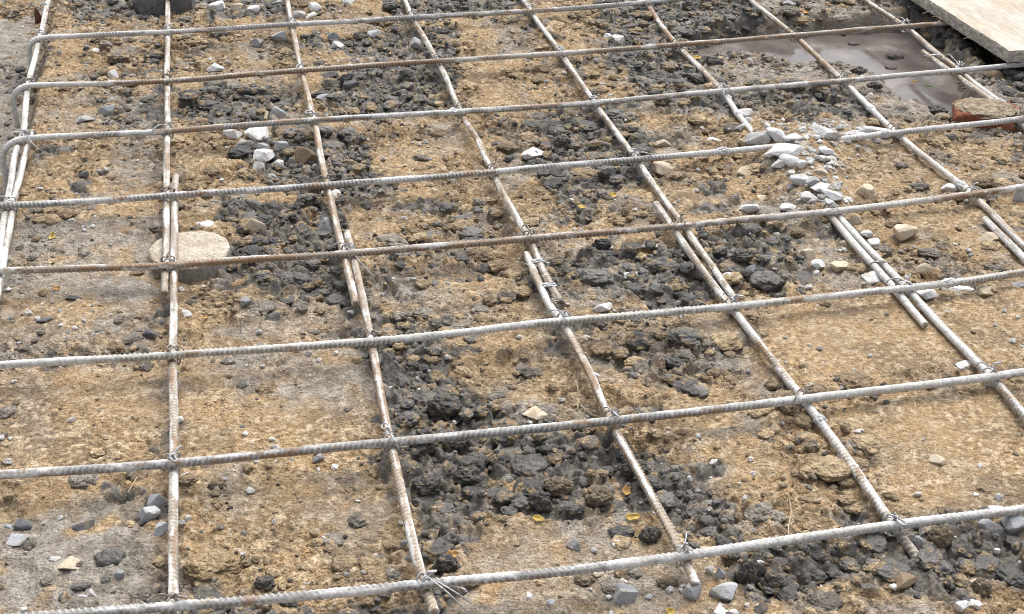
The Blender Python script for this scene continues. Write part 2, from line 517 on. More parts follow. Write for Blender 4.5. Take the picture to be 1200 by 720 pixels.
def samp(Rm, x, y):
    fx = np.clip((x - X0) / H, 0, Rm.shape[1] - 1.001); fy = np.clip((y - Y0) / H, 0, Rm.shape[0] - 1.001)
    i = fx.astype(int); j = fy.astype(int); u = fx - i; v = fy - j
    return (Rm[j, i] * (1 - u) + Rm[j, i + 1] * u) * (1 - v) + (Rm[j + 1, i] * (1 - u) + Rm[j + 1, i + 1] * u) * v


VE = at(1074, 654, -.01)[:2]             # buried end of the fifth long bar
SPX = at(222, 290.5, -.0065)[:2]       # the round spacer stands in a slight hollow
v1a = at(57, 0)[:2]; v1b = at(6, 242)[:2]     # line of the leftmost long bar, the ground drops beyond it


def left_of_edge(x, y):
    t = (y - v1a[1]) / (v1b[1] - v1a[1])
    return v1a[0] + t * (v1b[0] - v1a[0]) - x     # positive beyond the edge


def ground(x, y):
    """height, colour, wetness, mud mask of the soil at x, y (1-D arrays)"""
    x = x.astype(np.float32); y = y.astype(np.float32)
    inside = sstep(X0, X0 + .3, x) * sstep(X1, X1 - .3, x) * sstep(Y0, Y0 + .3, y) * sstep(Y1, Y1 - .3, y)
    mud = samp(R_mud, x, y); clay = samp(R_clay, x, y); flat = samp(R_flat, x, y)
    pud = samp(R_pud, x, y); mnd = samp(R_mnd, x, y); pale = samp(R_pale, x, y)
    # loose extra patches of mud everywhere
    nz = fbm(x * 9, y * 9, 21, 4)
    mud = np.maximum(mud, .75 * sstep(.16, .36, nz) * (1 - .9 * flat) * (1 - pud))
    mud = mud * sstep(-.46, -.16, fbm(x * 15, y * 15, 61, 3))       # sand strewn over parts of it
    mud = np.clip(mud, 0, 1) * (1 - .8 * mnd)
    edge = left_of_edge(x, y)
    base = -.0215 + .0135 * sstep(.22, .62, x - .12 * y) * (1 - sstep(1.3, 2.0, x))
    base += .006 * sstep(.3, 1.0, y) * sstep(-.1, .2, x) * (1 - sstep(.5, .7, x))
    base -= .078 * sstep(-.014, .026, edge)
    base = mix(base, -.0565, sstep(.0, .75, pud))
    base += .028 * mnd
    shade_pit = samp(R_shade_pit, x, y); base = mix(base, -.066, shade_pit); mud = np.maximum(mud, .9 * shade_pit)  # board's shadow painted as dark mud in a lowered patch
    ds = np.hypot(x - SPX[0] - .01, y - SPX[1] + .055) + .02 * perlin(x * 20, y * 20, 91); base -= .010 * sstep(.10, .05, ds); flat = np.maximum(flat, .6 * sstep(.10, .06, ds))
    big = fbm(x * 4, y * 4, 1, 3)
    rough = 1 - .85 * flat
    h = base + .007 * big * (1 - .75 * pud) + .006 * fbm(x * 14, y * 14, 5, 3) * rough * (1 - .5 * pud)
    # crumbly lumps
    wx = x + .006 * perlin(x * 45, y * 45, 31); wy = y + .006 * perlin(x * 45, y * 45, 32)
    b1 = 1 - 2 * np.abs(perlin(wx * 30, wy * 30, 7)); b2 = 1 - 2 * np.abs(perlin(wx * 64, wy * 64, 8))
    b3 = perlin(wx * 130, wy * 130, 10); b4 = perlin(x * 270, y * 270, 12)
    act = sstep(-.25, .25, fbm(x * 7, y * 7, 41, 3))
    lum = (.25 + .75 * act) * rough
    h = h - .0045 * b1 * lum * (1 - .7 * pud) - .0028 * b2 * lum * (1 - .7 * pud) + .0016 * b3 * (.25 + .75 * lum) + .0015 * b4 * (.45 + .55 * rough)
    # fissures
    f1, f2, cid = worley(wx * 24, wy * 24, 3)
    crk = sstep(.10, .0, f2 - f1) * sstep(.05, .25, fbm(x * 13 + 7, y * 13, 51, 2)) * (1 - flat) * act
    h = h - .005 * crk
    vx = wx + .010 * perlin(x * 24, y * 24, 33); vy = wy + .010 * perlin(x * 24, y * 24, 34)
    s1, s12, k1 = worley(vx * 25, vy * 25, 21)
    s2, s22, k2 = worley(vx * 57, vy * 57, 22)
    o1 = (.6 * sstep(0, .38, s12 - s1) + .4 * (1 - np.minimum(s1, 1) ** 2)) * (.25 + .75 * sstep(.2, .8, k1))
    o2 = (.6 * sstep(0, .40, s22 - s2) + .4 * (1 - np.minimum(s2, 1) ** 2)) * (.2 + .8 * sstep(.1, .85, k2))
    cl_ = lum * (.35 + .65 * sstep(-.2, .2, fbm(x * 12 + 3, y * 12, 55, 2))) * (1 - pud) * (1 - .8 * mnd)
    h = h + .0125 * (o1 - .4) * cl_ + .0074 * (o2 - .4) * (.2 + .8 * cl_) * (.3 + .7 * rough) * (1 - pud)
    # heaps of clods
    k = mud > .02
    hm = np.zeros_like(h); cv = np.full_like(h, .5)
    if k.any():
        ax = x[k]; ay = y[k]
        qx = ax + .012 * perlin(ax * 26, ay * 26, 71) + .005 * perlin(ax * 80, ay * 80, 73)
        qy = ay + .012 * perlin(ax * 26, ay * 26, 72) + .005 * perlin(ax * 80, ay * 80, 74)
        g1, g12, c1 = worley(qx * 29, qy * 29, 11)
        g2, g22, c2 = worley(qx * 62, qy * 62, 12)
        g3, g32, c3 = worley(qx * 120, qy * 120, 13)
        d1 = (.55 * sstep(0, .40, g12 - g1) + .45 * (1 - np.minimum(g1, 1) ** 2)) * (.25 + .95 * c1)
        d2 = (.55 * sstep(0, .40, g22 - g2) + .45 * (1 - np.minimum(g2, 1) ** 2)) * (.2 + .9 * c2)
        d3 = (.55 * sstep(0, .40, g32 - g3) + .45 * (1 - np.minimum(g3, 1) ** 2)) * (.2 + .8 * c3)
        hm[k] = -.0115 + .0135 * d1 + .0066 * d2 + .0024 * d3 + .0016 * perlin(ax * 190, ay * 190, 75)
        cv[k] = .5 * c1 + .5 * c2
    mm = sstep(.05, .6, mud)
    h = h + hm * mm * (1 - .8 * pud)
    # the bars have pressed the soil down where they lie
    cap = np.minimum(-.0030 + .55 * np.maximum(0, samp(R_dv, x, y) - .006), .0060 + .55 * np.maximum(0, samp(R_dh, x, y) - .006)) + .0012 * b4
    free = np.maximum(sstep(.35, .8, mnd), sstep(.03, .0, np.hypot(x - VE[0], y - VE[1])))
    h = mix(np.minimum(h, cap), h, free)
    # ---------------- colour of the soil itself
    t1 = fbm(x * 10, y * 10, 101, 4)[:, None]; t2 = fbm(x * 45, y * 45, 105, 3)[:, None]; t3 = fbm(x * 3, y * 3, 109, 2)[:, None]
    sand = np.array([.350, .240, .130]); sand_d = np.array([.240, .168, .098]); sand_l = np.array([.46, .36, .24])
    c = mix(sand, sand_d, sstep(-.15, .3, t1 + .3 * t3)); t4 = fbm(x * 130, y * 130, 111, 3)[:, None]; c = mix(c, sand_l, .85 * sstep(-.05, .4, .7 * t2 + .6 * t4)); c = c * (1 + (.25 + .55 * sstep(-.2, .3, fbm(x * 6, y * 6, 151, 3)))[:, None] * t4)
    grey = mix(np.array([.185, .166, .142]), np.array([.30, .277, .245]), sstep(-.3, .3, t2))
    cl = np.clip(clay + .75 * sstep(.02, .28, fbm(x * 8, y * 8, 121, 4)) * (1 - .8 * flat), 0, 1)
    cl = np.maximum(cl * sstep(-.45, -.05, fbm(x * 17, y * 17, 131, 3)), sstep(.62, .95, clay) * sstep(-.6, -.2, fbm(x * 17, y * 17, 131, 3)))
    c = mix(c, grey, (.85 * cl)[:, None])
    # crevices of the sand painted darker, imitating the shade inside them
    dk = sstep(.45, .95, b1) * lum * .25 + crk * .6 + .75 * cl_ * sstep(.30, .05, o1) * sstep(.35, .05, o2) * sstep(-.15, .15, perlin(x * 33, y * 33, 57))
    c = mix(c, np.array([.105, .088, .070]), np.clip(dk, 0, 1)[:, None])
    m1 = mix(np.array([.052, .049, .045]), np.array([.125, .115, .103]), sstep(.15, .85, cv)[:, None])
    m1 = mix(m1, np.array([.23, .175, .112]), (.85 * sstep(.14, .42, t2 + .6 * t1 + .35 * (cv[:, None] - .5))))
    cm = sstep(.25, .65, mud + .25 * t2[:, 0])
    c = mix(c, m1, (.94 * cm)[:, None])
    pc = mix(np.array([.100, .083, .073]), np.array([.165, .138, .122]), sstep(-.3, .3, t1))
    c = mix(c, pc, (sstep(.25, .75, pud) * (1 - .7 * cm))[:, None])
    c = mix(c, np.array([.50, .49, .47]), (pale * sstep(0, .4, t2[:, 0]) * .55)[:, None])
    wet = np.clip(cm * (.35 + .5 * sstep(-.2, .3, t1[:, 0])) + pud * .9 + .35 * cl * (1 - cm), 0, 1)
    # far from the site: plain trodden earth
    c = mix(np.array([.27, .21, .14]), c, inside[:, None])
    return h, c.astype(np.float32), wet, np.clip(cm + pud, 0, 1)


def axis(segs, far):
    a = [segs[0][0]]
    for lo, hi, s0, s1 in segs:
        q = lo
        while q < hi:
            q += s0 + (s1 - s0) * (q - lo) / (hi - lo); a.append(q)
    s = .006
    lo = []; q = a[0]; st = s
    while q > -far: q -= st; st *= 1.28; lo.append(q)
    hi = []; q = a[-1]; st = s
    while q < far: q += st; st *= 1.28; hi.append(q)
    return np.array(lo[::-1] + a + hi)


gx = axis([(-.80, .95, .0019, .0021), (.95, 1.85, .0024, .0040)], 60)
gy = axis([(-1.02, 1.60, .0016, .0034)], 60)
nx, ny = len(gx), len(gy)
GX, GY = np.meshgrid(gx, gy)
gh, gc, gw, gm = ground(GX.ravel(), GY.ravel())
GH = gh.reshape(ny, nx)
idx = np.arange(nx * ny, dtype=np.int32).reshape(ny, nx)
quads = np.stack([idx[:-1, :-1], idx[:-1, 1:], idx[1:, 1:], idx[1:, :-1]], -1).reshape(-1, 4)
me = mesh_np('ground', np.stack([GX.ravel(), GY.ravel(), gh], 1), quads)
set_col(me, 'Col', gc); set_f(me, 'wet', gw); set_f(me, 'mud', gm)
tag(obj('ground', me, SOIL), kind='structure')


def zg(x, y):
    x = np.atleast_1d(x); y = np.atleast_1d(y)
    i = np.clip(np.searchsorted(gx, x) - 1, 0, nx - 2); j = np.clip(np.searchsorted(gy, y) - 1, 0, ny - 2)
    u = (x - gx[i]) / (gx[i + 1] - gx[i]); v = (y - gy[j]) / (gy[j + 1] - gy[j])
    return (GH[j, i] * (1 - u) + GH[j, i + 1] * u) * (1 - v) + (GH[j + 1, i] * (1 - u) + GH[j + 1, i + 1] * u) * v


def on_ground(px, py, lift=0.0):
    z = -.025
    for _ in range(5):
        p = at(px, py, z + lift); z = .5 * z + .5 * float(zg(p[0], p[1])[0])
    p = at(px, py, z + lift)
    return p


# shallow muddy water lying in the hollow at the right
m, nt, b = new_mat('muddy_water')
g = nd(nt, 'ShaderNodeNewGeometry')
n1 = nd(nt, 'ShaderNodeTexNoise', Scale=14., Detail=4.); nt.links.new(g.outputs['Position'], n1.inputs['Vector'])
n2 = nd(nt, 'ShaderNodeTexNoise', Scale=60., Detail=3.); nt.links.new(g.outputs['Position'], n2.inputs['Vector'])
c = mixc(nt, (.115, .098, .089), (.185, .158, .144), ramp(nt, n1.outputs['Fac'], [(.35, 0), (.65, 1)]).outputs[0])
nt.links.new(c, b.inputs['Base Color'])
rr = ramp(nt, n1.outputs['Fac'], [(.40, .06), (.66, .34)])
nt.links.new(rr.outputs[0], b.inputs['Roughness'])
bump(nt, b, [(n2.outputs['Fac'], .06, .003)])
WATER = m
pp = P_([(790, 50), (905, 40), (1035, 22), (1120, 40), (1165, 90), (1160, 150), (1095, 170), (1045, 150), (985, 110), (800, 95)], -.052)
ctr = pp.mean(0)
vv = np.array([[*ctr, -.0525]] + [[*q, -.0525] for q in pp])
ff = np.array([[0, i + 1, (i + 1) % len(pp) + 1] for i in range(len(pp))], np.int32)
if np.cross(vv[ff[0][1]] - vv[0], vv[ff[0][2]] - vv[0])[2] < 0: ff = ff[:, ::-1]
tag(obj('puddle_water', mesh_np('puddle_water', vv, ff), WATER), kind='structure')


# ------------------------------------------------------------------ lumps of soil (one mass nobody could count)
def blobs(n, sub, centres, sizes, squash, rough, freq, seed, embed=.25):
    bv, bf = ICO[sub]; nv = len(bv)
    Rm = rotmats(n)
    off = rng.uniform(-50, 50, (n, 1, 3))
    q = (bv[None] * freq + off).reshape(-1, 3)
    r = 1 + rough * perlin3(q, seed) + rough * .42 * (1 - 2.2 * np.abs(perlin3(q * 1.7 + 9, seed + 1))) + rough * .14 * perlin3(q * 5, seed + 2)
    v = bv[None] * r.reshape(n, nv, 1)
    st = rng.uniform(.72, 1.28, (n, 1, 3)); v = v * st
    v = np.einsum('nij,nvj->nvi', Rm, v)
    v[:, :, 2] *= squash
    v = v * sizes[:, None, None]
    v[:, :, 2] += (sizes * squash * (1 - 2 * embed))[:, None]
    v += centres[:, None, :]
    f = (bf[None] + (np.arange(n) * nv)[:, None, None]).reshape(-1, 3)
    return v.reshape(-1, 3), f, nv


def scatter(n, maskfn, xr=(-.78, 1.75), yr=(-1.0, 1.55)):
    out = []
    while sum(len(o) for o in out) < n:
        x = rng.uniform(*xr, 20000); y = rng.uniform(*yr, 20000)
        # stay near the photographed ground
        P = (np.stack([x, y, np.full_like(x, -.03)], 1) - CAM) @ ROT
        u = 600 + F * P[:, 0] / -P[:, 2]; w = 360 - F * P[:, 1] / -P[:, 2]
        k = (u > -120) & (u < 1320) & (w > -40) & (w < 790) & (rng.random(20000) < maskfn(x, y))
        out.append(np.stack([x[k], y[k]], 1))
    return np.concatenate(out)[:n]


def mudmask(x, y):
    return np.clip(samp(R_mud, x, y), 0, 1) ** 1.5 * (.12 + .88 * sstep(.008, .016, samp(R_dv, x, y))) * (1 - samp(R_mnd, x, y)) * (1 - .93 * samp(R_pud, x, y)) * (1 - sstep(.0, .02, left_of_edge(x, y)) * .5)


Vs, Fs, Cs, Ws, Ms = [], [], [], [], []
base_n = 0
for n, sub, lo, hi, sq, rg in ((360, 4, .010, .0195, .46, .34), (850, 3, .006, .012, .50, .38), (1200, 3, .0035, .0070, .6, .38), (3000, 2, .0022, .005, .8, .4)):
    xy = scatter(n, mudmask)
    s = lo + (hi - lo) * rng.random(n) ** 2.0
    z = zg(xy[:, 0], xy[:, 1])
    lim = np.maximum(.4, np.minimum(1, (.006 - z) / (.95 * s * sq)))     # lumps stay below the bars
    v, f, nv = blobs(n, sub, np.column_stack([xy, z]), s * np.minimum(1, lim), sq, rg, 1.35, 7, .46)
    d = rng.random(n)
    c0 = mix(np.array([.052, .049, .045]), np.array([.145, .134, .120]), (d ** 1.5)[:, None])
    c0 = np.repeat(c0, nv, 0)
    tt = perlin3(v * 60, 33) + .6 * perlin3(v * 170, 34) + np.repeat(rng.uniform(-.50, .42, n), nv)
    sandy = sstep(.10, .42, tt)[:, None]
    c0 = mix(c0, np.array([.32, .235, .14]), .85 * sandy)
    Vs.append(v); Fs.append(f + base_n); base_n += len(v); Cs.append(c0)
    Ws.append(np.clip(.6 - sandy[:, 0] - .3 * np.repeat(rng.random(n), nv), 0, 1)); Ms.append(1 - sandy[:, 0])
me = mesh_np('mud_lumps', np.concatenate(Vs), np.concatenate(Fs))
set_col(me, 'Col', np.concatenate(Cs)); set_f(me, 'wet', np.concatenate(Ws)); set_f(me, 'mud', np.concatenate(Ms))
tag(obj('mud_lumps', me, SOIL), 'dark wet lumps of churned mud strewn in heaps under the bars', 'mud', kind='stuff')


def sandmask(x, y):
    return (.1 + .9 * sstep(.007, .015, samp(R_dv, x, y))) * (1 - samp(R_mnd, x, y)) * (1 - samp(R_mud, x, y)) * (1 - samp(R_pud, x, y)) * (1 - .96 * samp(R_flat, x, y)) * np.clip(.25 + 1.6 * fbm(x * 7, y * 7, 41, 3), .05, 1)


Vs, Fs, Cs, Ws, Ms = [], [], [], [], []
base_n = 0
for n, sub, lo, hi, sq, rg in ((300, 4, .0115, .021, .40, .30), (1500, 3, .0060, .0125, .46, .34), (1700, 3, .0035, .0075, .5, .42), (3600, 2, .0018, .0042, .7, .4), (5500, 1, .0009, .0019, .8, .3)):
    xy = scatter(n, sandmask)
    s = lo + (hi - lo) * rng.random(n) ** 2.2
    emb = .50 if hi > .005 else .36
    z = zg(xy[:, 0], xy[:, 1])
    v, f, nv = blobs(n, sub, np.column_stack([xy, z]), s, sq, rg, 1.4, 17, emb)
    d = rng.random(n)[:, None]
    c0 = mix(np.array([.20, .147, .092]), np.array([.40, .30, .185]), d)
    gk = rng.random(n) < np.clip(.16 + .5 * samp(R_clay, xy[:, 0], xy[:, 1]), 0, 1)
    c0[gk] = mix(np.array([.13, .115, .095]), np.array([.24, .21, .175]), rng.random((gk.sum(), 1)))
    dk_ = rng.random(n) < (.15 if hi < .006 else .0)
    c0[dk_] = mix(np.array([.035, .032, .029]), np.array([.085, .076, .066]), rng.random((dk_.sum(), 1)))
    Vs.append(v); Fs.append(f + base_n); base_n += len(v); c0 = np.repeat(c0, nv, 0); c0 = c0 * (1 + .45 * perlin3(v * 110, 35) + .3 * perlin3(v * 45, 36))[:, None]
    Cs.append(c0)
    Ws.append(np.zeros(len(v))); Ms.append(np.zeros(len(v)))
me = mesh_np('sand_crumbs', np.concatenate(Vs), np.concatenate(Fs))
set_col(me, 'Col', np.concatenate(Cs)); set_f(me, 'wet', np.concatenate(Ws)); set_f(me, 'mud', np.concatenate(Ms))
tag(obj('sand_crumbs', me, SOIL), 'loose tan crumbs of dry soil scattered over the sand', 'soil', kind='stuff')

# grit: pale chips a few millimetres across
n = 2300
xy = scatter(n, lambda x, y: .35 * (1 - samp(R_pud, x, y)) * (1 - .6 * samp(R_mud, x, y)) * np.clip(.35 + 2.2 * fbm(x * 5, y * 5, 141, 3), .04, 1))
s = .0010 + .0032 * rng.random(n) ** 2.6
v, f, nv = blobs(n, 2, np.column_stack([xy, zg(xy[:, 0], xy[:, 1])]), s, .7, .55, 1.1, 27, .2)
c0 = mix(np.array([.24, .23, .22]), np.array([.62, .60, .57]), rng.random((n, 1)))
me = mesh_np('grit', v, f, smooth=False)
set_col(me, 'Col', np.repeat(c0, nv, 0)); set_f(me, 'wet', np.zeros(len(v))); set_f(me, 'mud', np.ones(len(v)))
tag(obj('grit', me, SOIL), 'pale stone chips and grit sprinkled across the soil', 'grit', kind='stuff')


n = 120
xy = scatter(n, lambda x, y: .9 * samp(R_pale, x, y) * np.clip(.1 + 2.2 * samp(R_mnd, x, y), 0, 1))
s = .0022 + .0048 * rng.random(n) ** 2.2
v, f, nv = blobs(n, 2, np.column_stack([xy, zg(xy[:, 0], xy[:, 1])]), s, .65, .55, 1.1, 37, .25)
c0 = mix(np.array([.28, .27, .26]), np.array([.66, .65, .63]), rng.random((n, 1)))
me = mesh_np('stone_chips', v, f, smooth=False)
set_col(me, 'Col', np.repeat(c0, nv, 0)); set_f(me, 'wet', np.zeros(len(v))); set_f(me, 'mud', np.ones(len(v)))
tag(obj('stone_chips', me, SOIL), 'fine pale chips strewn through the heap of white stones', 'stone chips', kind='stuff')


# ------------------------------------------------------------------ reinforcing bars
def catmull(P, step):
    P = np.asarray(P, float)
    Q = np.vstack([2 * P[0] - P[1], P, 2 * P[-1] - P[-2]])
    out = []
    for i in range(1, len(Q) - 2):
        p0, p1, p2, p3 = Q[i - 1:i + 3]
        n = max(4, int(np.linalg.norm(p2 - p1) / .003))
        # centripetal parametrisation keeps unevenly spaced points from looping
        t0 = 0; t1 = t0 + np.linalg.norm(p1 - p0) ** .5; t2 = t1 + np.linalg.norm(p2 - p1) ** .5; t3 = t2 + np.linalg.norm(p3 - p2) ** .5
        t = np.linspace(t1, t2, n, endpoint=False)[:, None]
        A1 = (t1 - t) / (t1 - t0) * p0 + (t - t0) / (t1 - t0) * p1
        A2 = (t2 - t) / (t2 - t1) * p1 + (t - t1) / (t2 - t1) * p2
        A3 = (t3 - t) / (t3 - t2) * p2 + (t - t2) / (t3 - t2) * p3
        B1 = (t2 - t) / (t2 - t0) * A1 + (t - t0) / (t2 - t0) * A2
        B2 = (t3 - t) / (t3 - t1) * A2 + (t - t1) / (t3 - t1) * A3
        out.append((t2 - t) / (t2 - t1) * B1 + (t - t1) / (t2 - t1) * B2)
    out.append(P[-1][None]); C = np.vstack(out)
    L = np.concatenate([[0], np.cumsum(np.linalg.norm(np.diff(C, axis=0), axis=1))])
    s = np.linspace(0, L[-1], max(2, int(L[-1] / step)))
    return np.stack([np.interp(s, L, C[:, k]) for k in range(3)], 1), s


def frames(C):
    T = np.gradient(C, axis=0); T /= np.linalg.norm(T, axis=1)[:, None] + 1e-12
    up = np.array([0, 0, 1.]) if abs(T[0][2]) < .9 else np.array([1., 0, 0])
    N = np.empty_like(C); n = np.cross(up, T[0]); n /= np.linalg.norm(n)
    for i in range(len(C)):
        n = n - T[i] * (n @ T[i]); n /= np.linalg.norm(n); N[i] = n
    return T, N, np.cross(T, N)


def tube(C, rad, k):
    """rad (n,k) array or scalar"""
    T, N, B = frames(C)
    a = np.arange(k) * 2 * np.pi / k
    r = np.broadcast_to(np.asarray(rad, float), (len(C), k)) if np.ndim(rad) else np.full((len(C), k), rad)
    V = C[:, None] + r[..., None] * (np.cos(a)[None, :, None] * N[:, None] + np.sin(a)[None, :, None] * B[:, None])
    n = len(C); V = V.reshape(-1, 3)
    i = np.arange(n - 1)[:, None] * k; j = np.arange(k)[None]; j2 = (j + 1) % k
    q = np.stack([i + j, i + j2, i + k + j2, i + k + j], -1).reshape(-1, 4)
    V = np.vstack([V, C[:1], C[-1:]])
    a0 = np.arange(k); c0 = n * k
    caps = np.vstack([np.stack([np.full(k, c0), (a0 + 1) % k, a0], 1), np.stack([np.full(k, c0 + 1), (n - 1) * k + a0, (n - 1) * k + (a0 + 1) % k], 1)])
    return V, q.astype(np.int32), caps.astype(np.int32)


BR = .0045
ZH = .0108
bar_no = 0


def rebar(pts, z, label, crust, rust, tone, group, spots=(), pre=None, seam=None):
    """tone: colour of the dusty steel; crust: how much cement has dried on; rust: how much rust shows"""
    global bar_no
    bar_no += 1; sd = bar_no
    P = [at(p[0], p[1], z + (p[2] if len(p) > 2 else 0)) for p in pts]
    if pre is not None: P = [np.asarray(q) for q in pre(P)] + P
    P = np.array(P)
    C, s = catmull(P, .00095)
    C = C + np.stack([.0012 * perlin(s * 6, s * 0 + sd, 3), .0012 * perlin(s * 6, s * 0 + sd, 4), .0012 * perlin(s * 5, s * 0 + sd, 5)], 1)
    K = 16; a = np.arange(K) * 2 * np.pi / K
    S, A = np.meshgrid(s, a, indexing='ij')
    ph0 = sd * .9 if seam is None else seam
    A2 = A + ph0
    # two rows of slanting ribs with two lengthwise ribs between them
    half = np.floor(A2 / np.pi) % 2
    loc = (A2 % np.pi) / np.pi                                   # 0..1 over each half
    ph = S / .0062 + .75 * loc * np.where(half > 0, 1, -1) + .5 * half
    tri = np.abs((ph % 1) - .5) * 2
    rib = sstep(.45, .85, tri) * np.sin(np.pi * loc) ** .45
    lon = np.exp(-(np.minimum(loc, 1 - loc) / .07) ** 2)
    nz = perlin(S * 9, np.cos(A) * .9 + sd * 3.1, 5) + .6 * perlin(S * 34, np.sin(A) * .8 + sd * 1.7, 6)
    nz2 = perlin(S * 120 + 50, A * 1.2 + sd, 8)
    cr = sstep(-.10, .35, nz + .35 * nz2 + crust - .3)
    for (ux, uy, rad, st) in spots:
        c = at(ux, uy, z); d = np.linalg.norm(C - c, axis=1)
        cr = np.maximum(cr, (st * sstep(rad, rad * .4, d))[:, None] * sstep(-.6, .1, nz2 + .4))
    R_ = BR + .00115 * np.maximum(rib, .9 * lon) * (1 - .65 * cr) + .0009 * cr * (.5 + .5 * np.clip(nz + nz2 * .5, -.8, 1))
    V, q, caps = tube(C, R_, K)
    rn = perlin(S * 7 + 11, np.cos(A + 1) * .8 + sd * 2.3, 9) + .7 * perlin(S * 45, A * .6 + sd, 10)
    rs = sstep(.0, .5, rn + rust - .33) * (1 - .85 * cr)
    tone = np.asarray(tone, float)
    cc = np.broadcast_to(tone, (*S.shape, 3)) * (1 + .22 * perlin(S * 20, A * .7 + sd, 12))[..., None]
    cc = cc * (1 - .42 * (1 - rib) * (1 - lon) * (1 - cr))[..., None]       # darker between the ribs
    cc = mix(cc, np.array([.27, .16, .085]), (.78 * rs)[..., None])
    cc = mix(cc, np.array([.62, .61, .59]), (.9 * cr)[..., None])
    cc = cc.reshape(-1, 3)
    cc = np.vstack([cc, [[.25, .17, .11]], [[.25, .17, .11]]])
    me = mesh_np('rebar', V, [q, caps])
    set_col(me, 'Col', cc); set_f(me, 'crust', np.concatenate([cr.ravel(), [0, 0]]))
    o = obj('rebar', me, BAR)
    tag(o, label, 'steel bar', group)
    bar_last[0] = o
    return C


LONG = 'steel bars running away from the camera'
CROSS = 'steel bars running left to right on top'
BEIGE = (.52, .455, .37); PALEB = (.57, .54, .49); GREYB = (.44, .425, .405); RUSTB = (.40, .33, .26); TANB = (.48, .39, .295)
ends = ' '
bar_last = [None]
class Bars(dict):
    def __setitem__(self, k, v):
        dict.__setitem__(self, k, v); bar_obj[k] = bar_last[0]
bar_obj = {}
bars = Bars()
bars['V1a'] = rebar(COURSE['V1a'], 0,
      'whitened steel bar at the far left running away, hooked bar ends resting on it', .45, .1, PALEB, LONG)
bars['V1b'] = rebar(COURSE['V1b'], 0,
      'short whitened bar lapped right of the far left bar, near end out of frame', .42, .15, PALEB, LONG)
bars['V2a'] = rebar(COURSE['V2a'], 0,
      'pale far bar of second long line from left, ribbed end past round spacer', .25, .2, BEIGE, LONG)
bars['V2b'] = rebar(COURSE['V2b'], 0,
      'straight pale near bar of second long line from left, starting above the spacer', .22, .12, BEIGE, LONG)
bars['V3a'] = rebar(COURSE['V3a'], 0,
      'tan far bar of third long line from left, lapped beside the fifth cross bar', .10, .35, TANB, LONG)
bars['V3b'] = rebar(COURSE['V3b'], 0,
      'tan near bar of third long line from left, its cut end at the bottom edge', .12, .3, TANB, LONG)
bars['V4a'] = rebar(COURSE['V4a'], 0,
      'far bar of fourth long line, greyish, wire-wrapped near its end', .22, .25, BEIGE, LONG)
bars['V4b'] = rebar(COURSE['V4b'], 0,
      'near bar of fourth long line, whitish then rusty, round end over bare soil at bottom', .12, .3, TANB, LONG, spots=[(650, 365, .09, 1), (625, 310, .03, .7)])
bars['V5a'] = rebar(COURSE['V5a'], 0,
      'far bar of fifth long line from left, pale, lapped right of its near bar', .28, .22, BEIGE, LONG)
bars['V5b'] = rebar(COURSE['V5b'], 0,
      'near bar of fifth long line, white patched, end buried in mud at lower right', .25, .25, BEIGE, LONG, spots=[(960, 495, .1, .9), (870, 380, .06, .8)])
bars['V6a'] = rebar(COURSE['V6a'], 0,
      'far bar of sixth long line, rusty then white, passing beneath the heap of pale stones', .12, .3, TANB, LONG,
      spots=[(865, 135, .18, 1), (1030, 320, .24, 1)])
bars['V6b'] = rebar(COURSE['V6b'], 0,
      'near bar of sixth long line, grey-white, starting at fifth cross bar and leaving right', .55, .1, PALEB, LONG)
bars['V7a'] = rebar(COURSE['V7a'], 0,
      'seventh long bar from left, tan by the puddle and cement-white near the pale stones', .12, .3, TANB, LONG, spots=[(1030, 140, .22, 1), (1120, 215, .12, .8)])
bars['V7b'] = rebar(COURSE['V7b'], 0,
      'short whitened bar lapped left of the seventh long bar at the right edge', .35, .1, PALEB, LONG)
bars['V8a'] = rebar(COURSE['V8a'], 0,
      'rightmost long bar, tan, coming out beside the wooden board', .2, .25, TANB, LONG, spots=[(1175, 122, .15, .9)])
bars['V8b'] = rebar(COURSE['V8b'], 0,
      'tan bar lapped left of the rightmost long bar, blunt end above the puddle', .22, .25, TANB, LONG, spots=[(1180, 135, .1, .8)])


def hook(dx, r, dy):
    def f(P):
        p0, p1 = P[0], P[1]
        d = (p0 - p1); d[2] = 0; d /= np.linalg.norm(d)
        d2 = d + np.array([0, -dy, 0]); d2 /= np.linalg.norm(d2)
        out = []
        c = p0 + d * dx
        for t in (90, 65, 40, 15):
            q = math.radians(t)
            out.append(c + d2 * r * math.sin(q) - np.array([0, 0, r * (1 - math.cos(q))]))
        bot = out[0]
        return [bot + np.array([0, -.012 * dy, -.046]), bot + np.array([0, -.006 * dy, -.022])] + out
    return f


bars['H1'] = rebar(COURSE['H1'], ZH,
      'cross bar nearest the top edge, hooked at left, white-grey ribbed steel', .20, .2, GREYB, CROSS, pre=hook(.001, .023, .3), spots=[(45, 50, .13, 1)])
bars['H2'] = rebar(COURSE['H2'], ZH,
      'second cross bar from top, rusty brown, hooked left and running under the board', .10, .52, RUSTB, CROSS, seam=.66, pre=hook(.001, .029, .3), spots=[(640, 63, .12, .7), (35, 108, .14, 1)])
bars['H3'] = rebar(COURSE['H3'], ZH,
      'third cross bar from top, hooked at left, grey cement smears along it', .22, .33, GREYB, CROSS, pre=hook(.004, .034, .3), spots=[(25, 172, .14, 1), (532, 132, .035, 1), (846, 107, .08, .9), (1100, 86, .2, .6)])
bars['H4'] = rebar(COURSE['H4'], ZH,
      'fourth cross bar from top, running through the heap of pale stones, no hook in view', .22, .28, GREYB, CROSS, spots=[(850, 177, .14, 1), (960, 166, .2, 1), (1130, 147, .15, .6)])
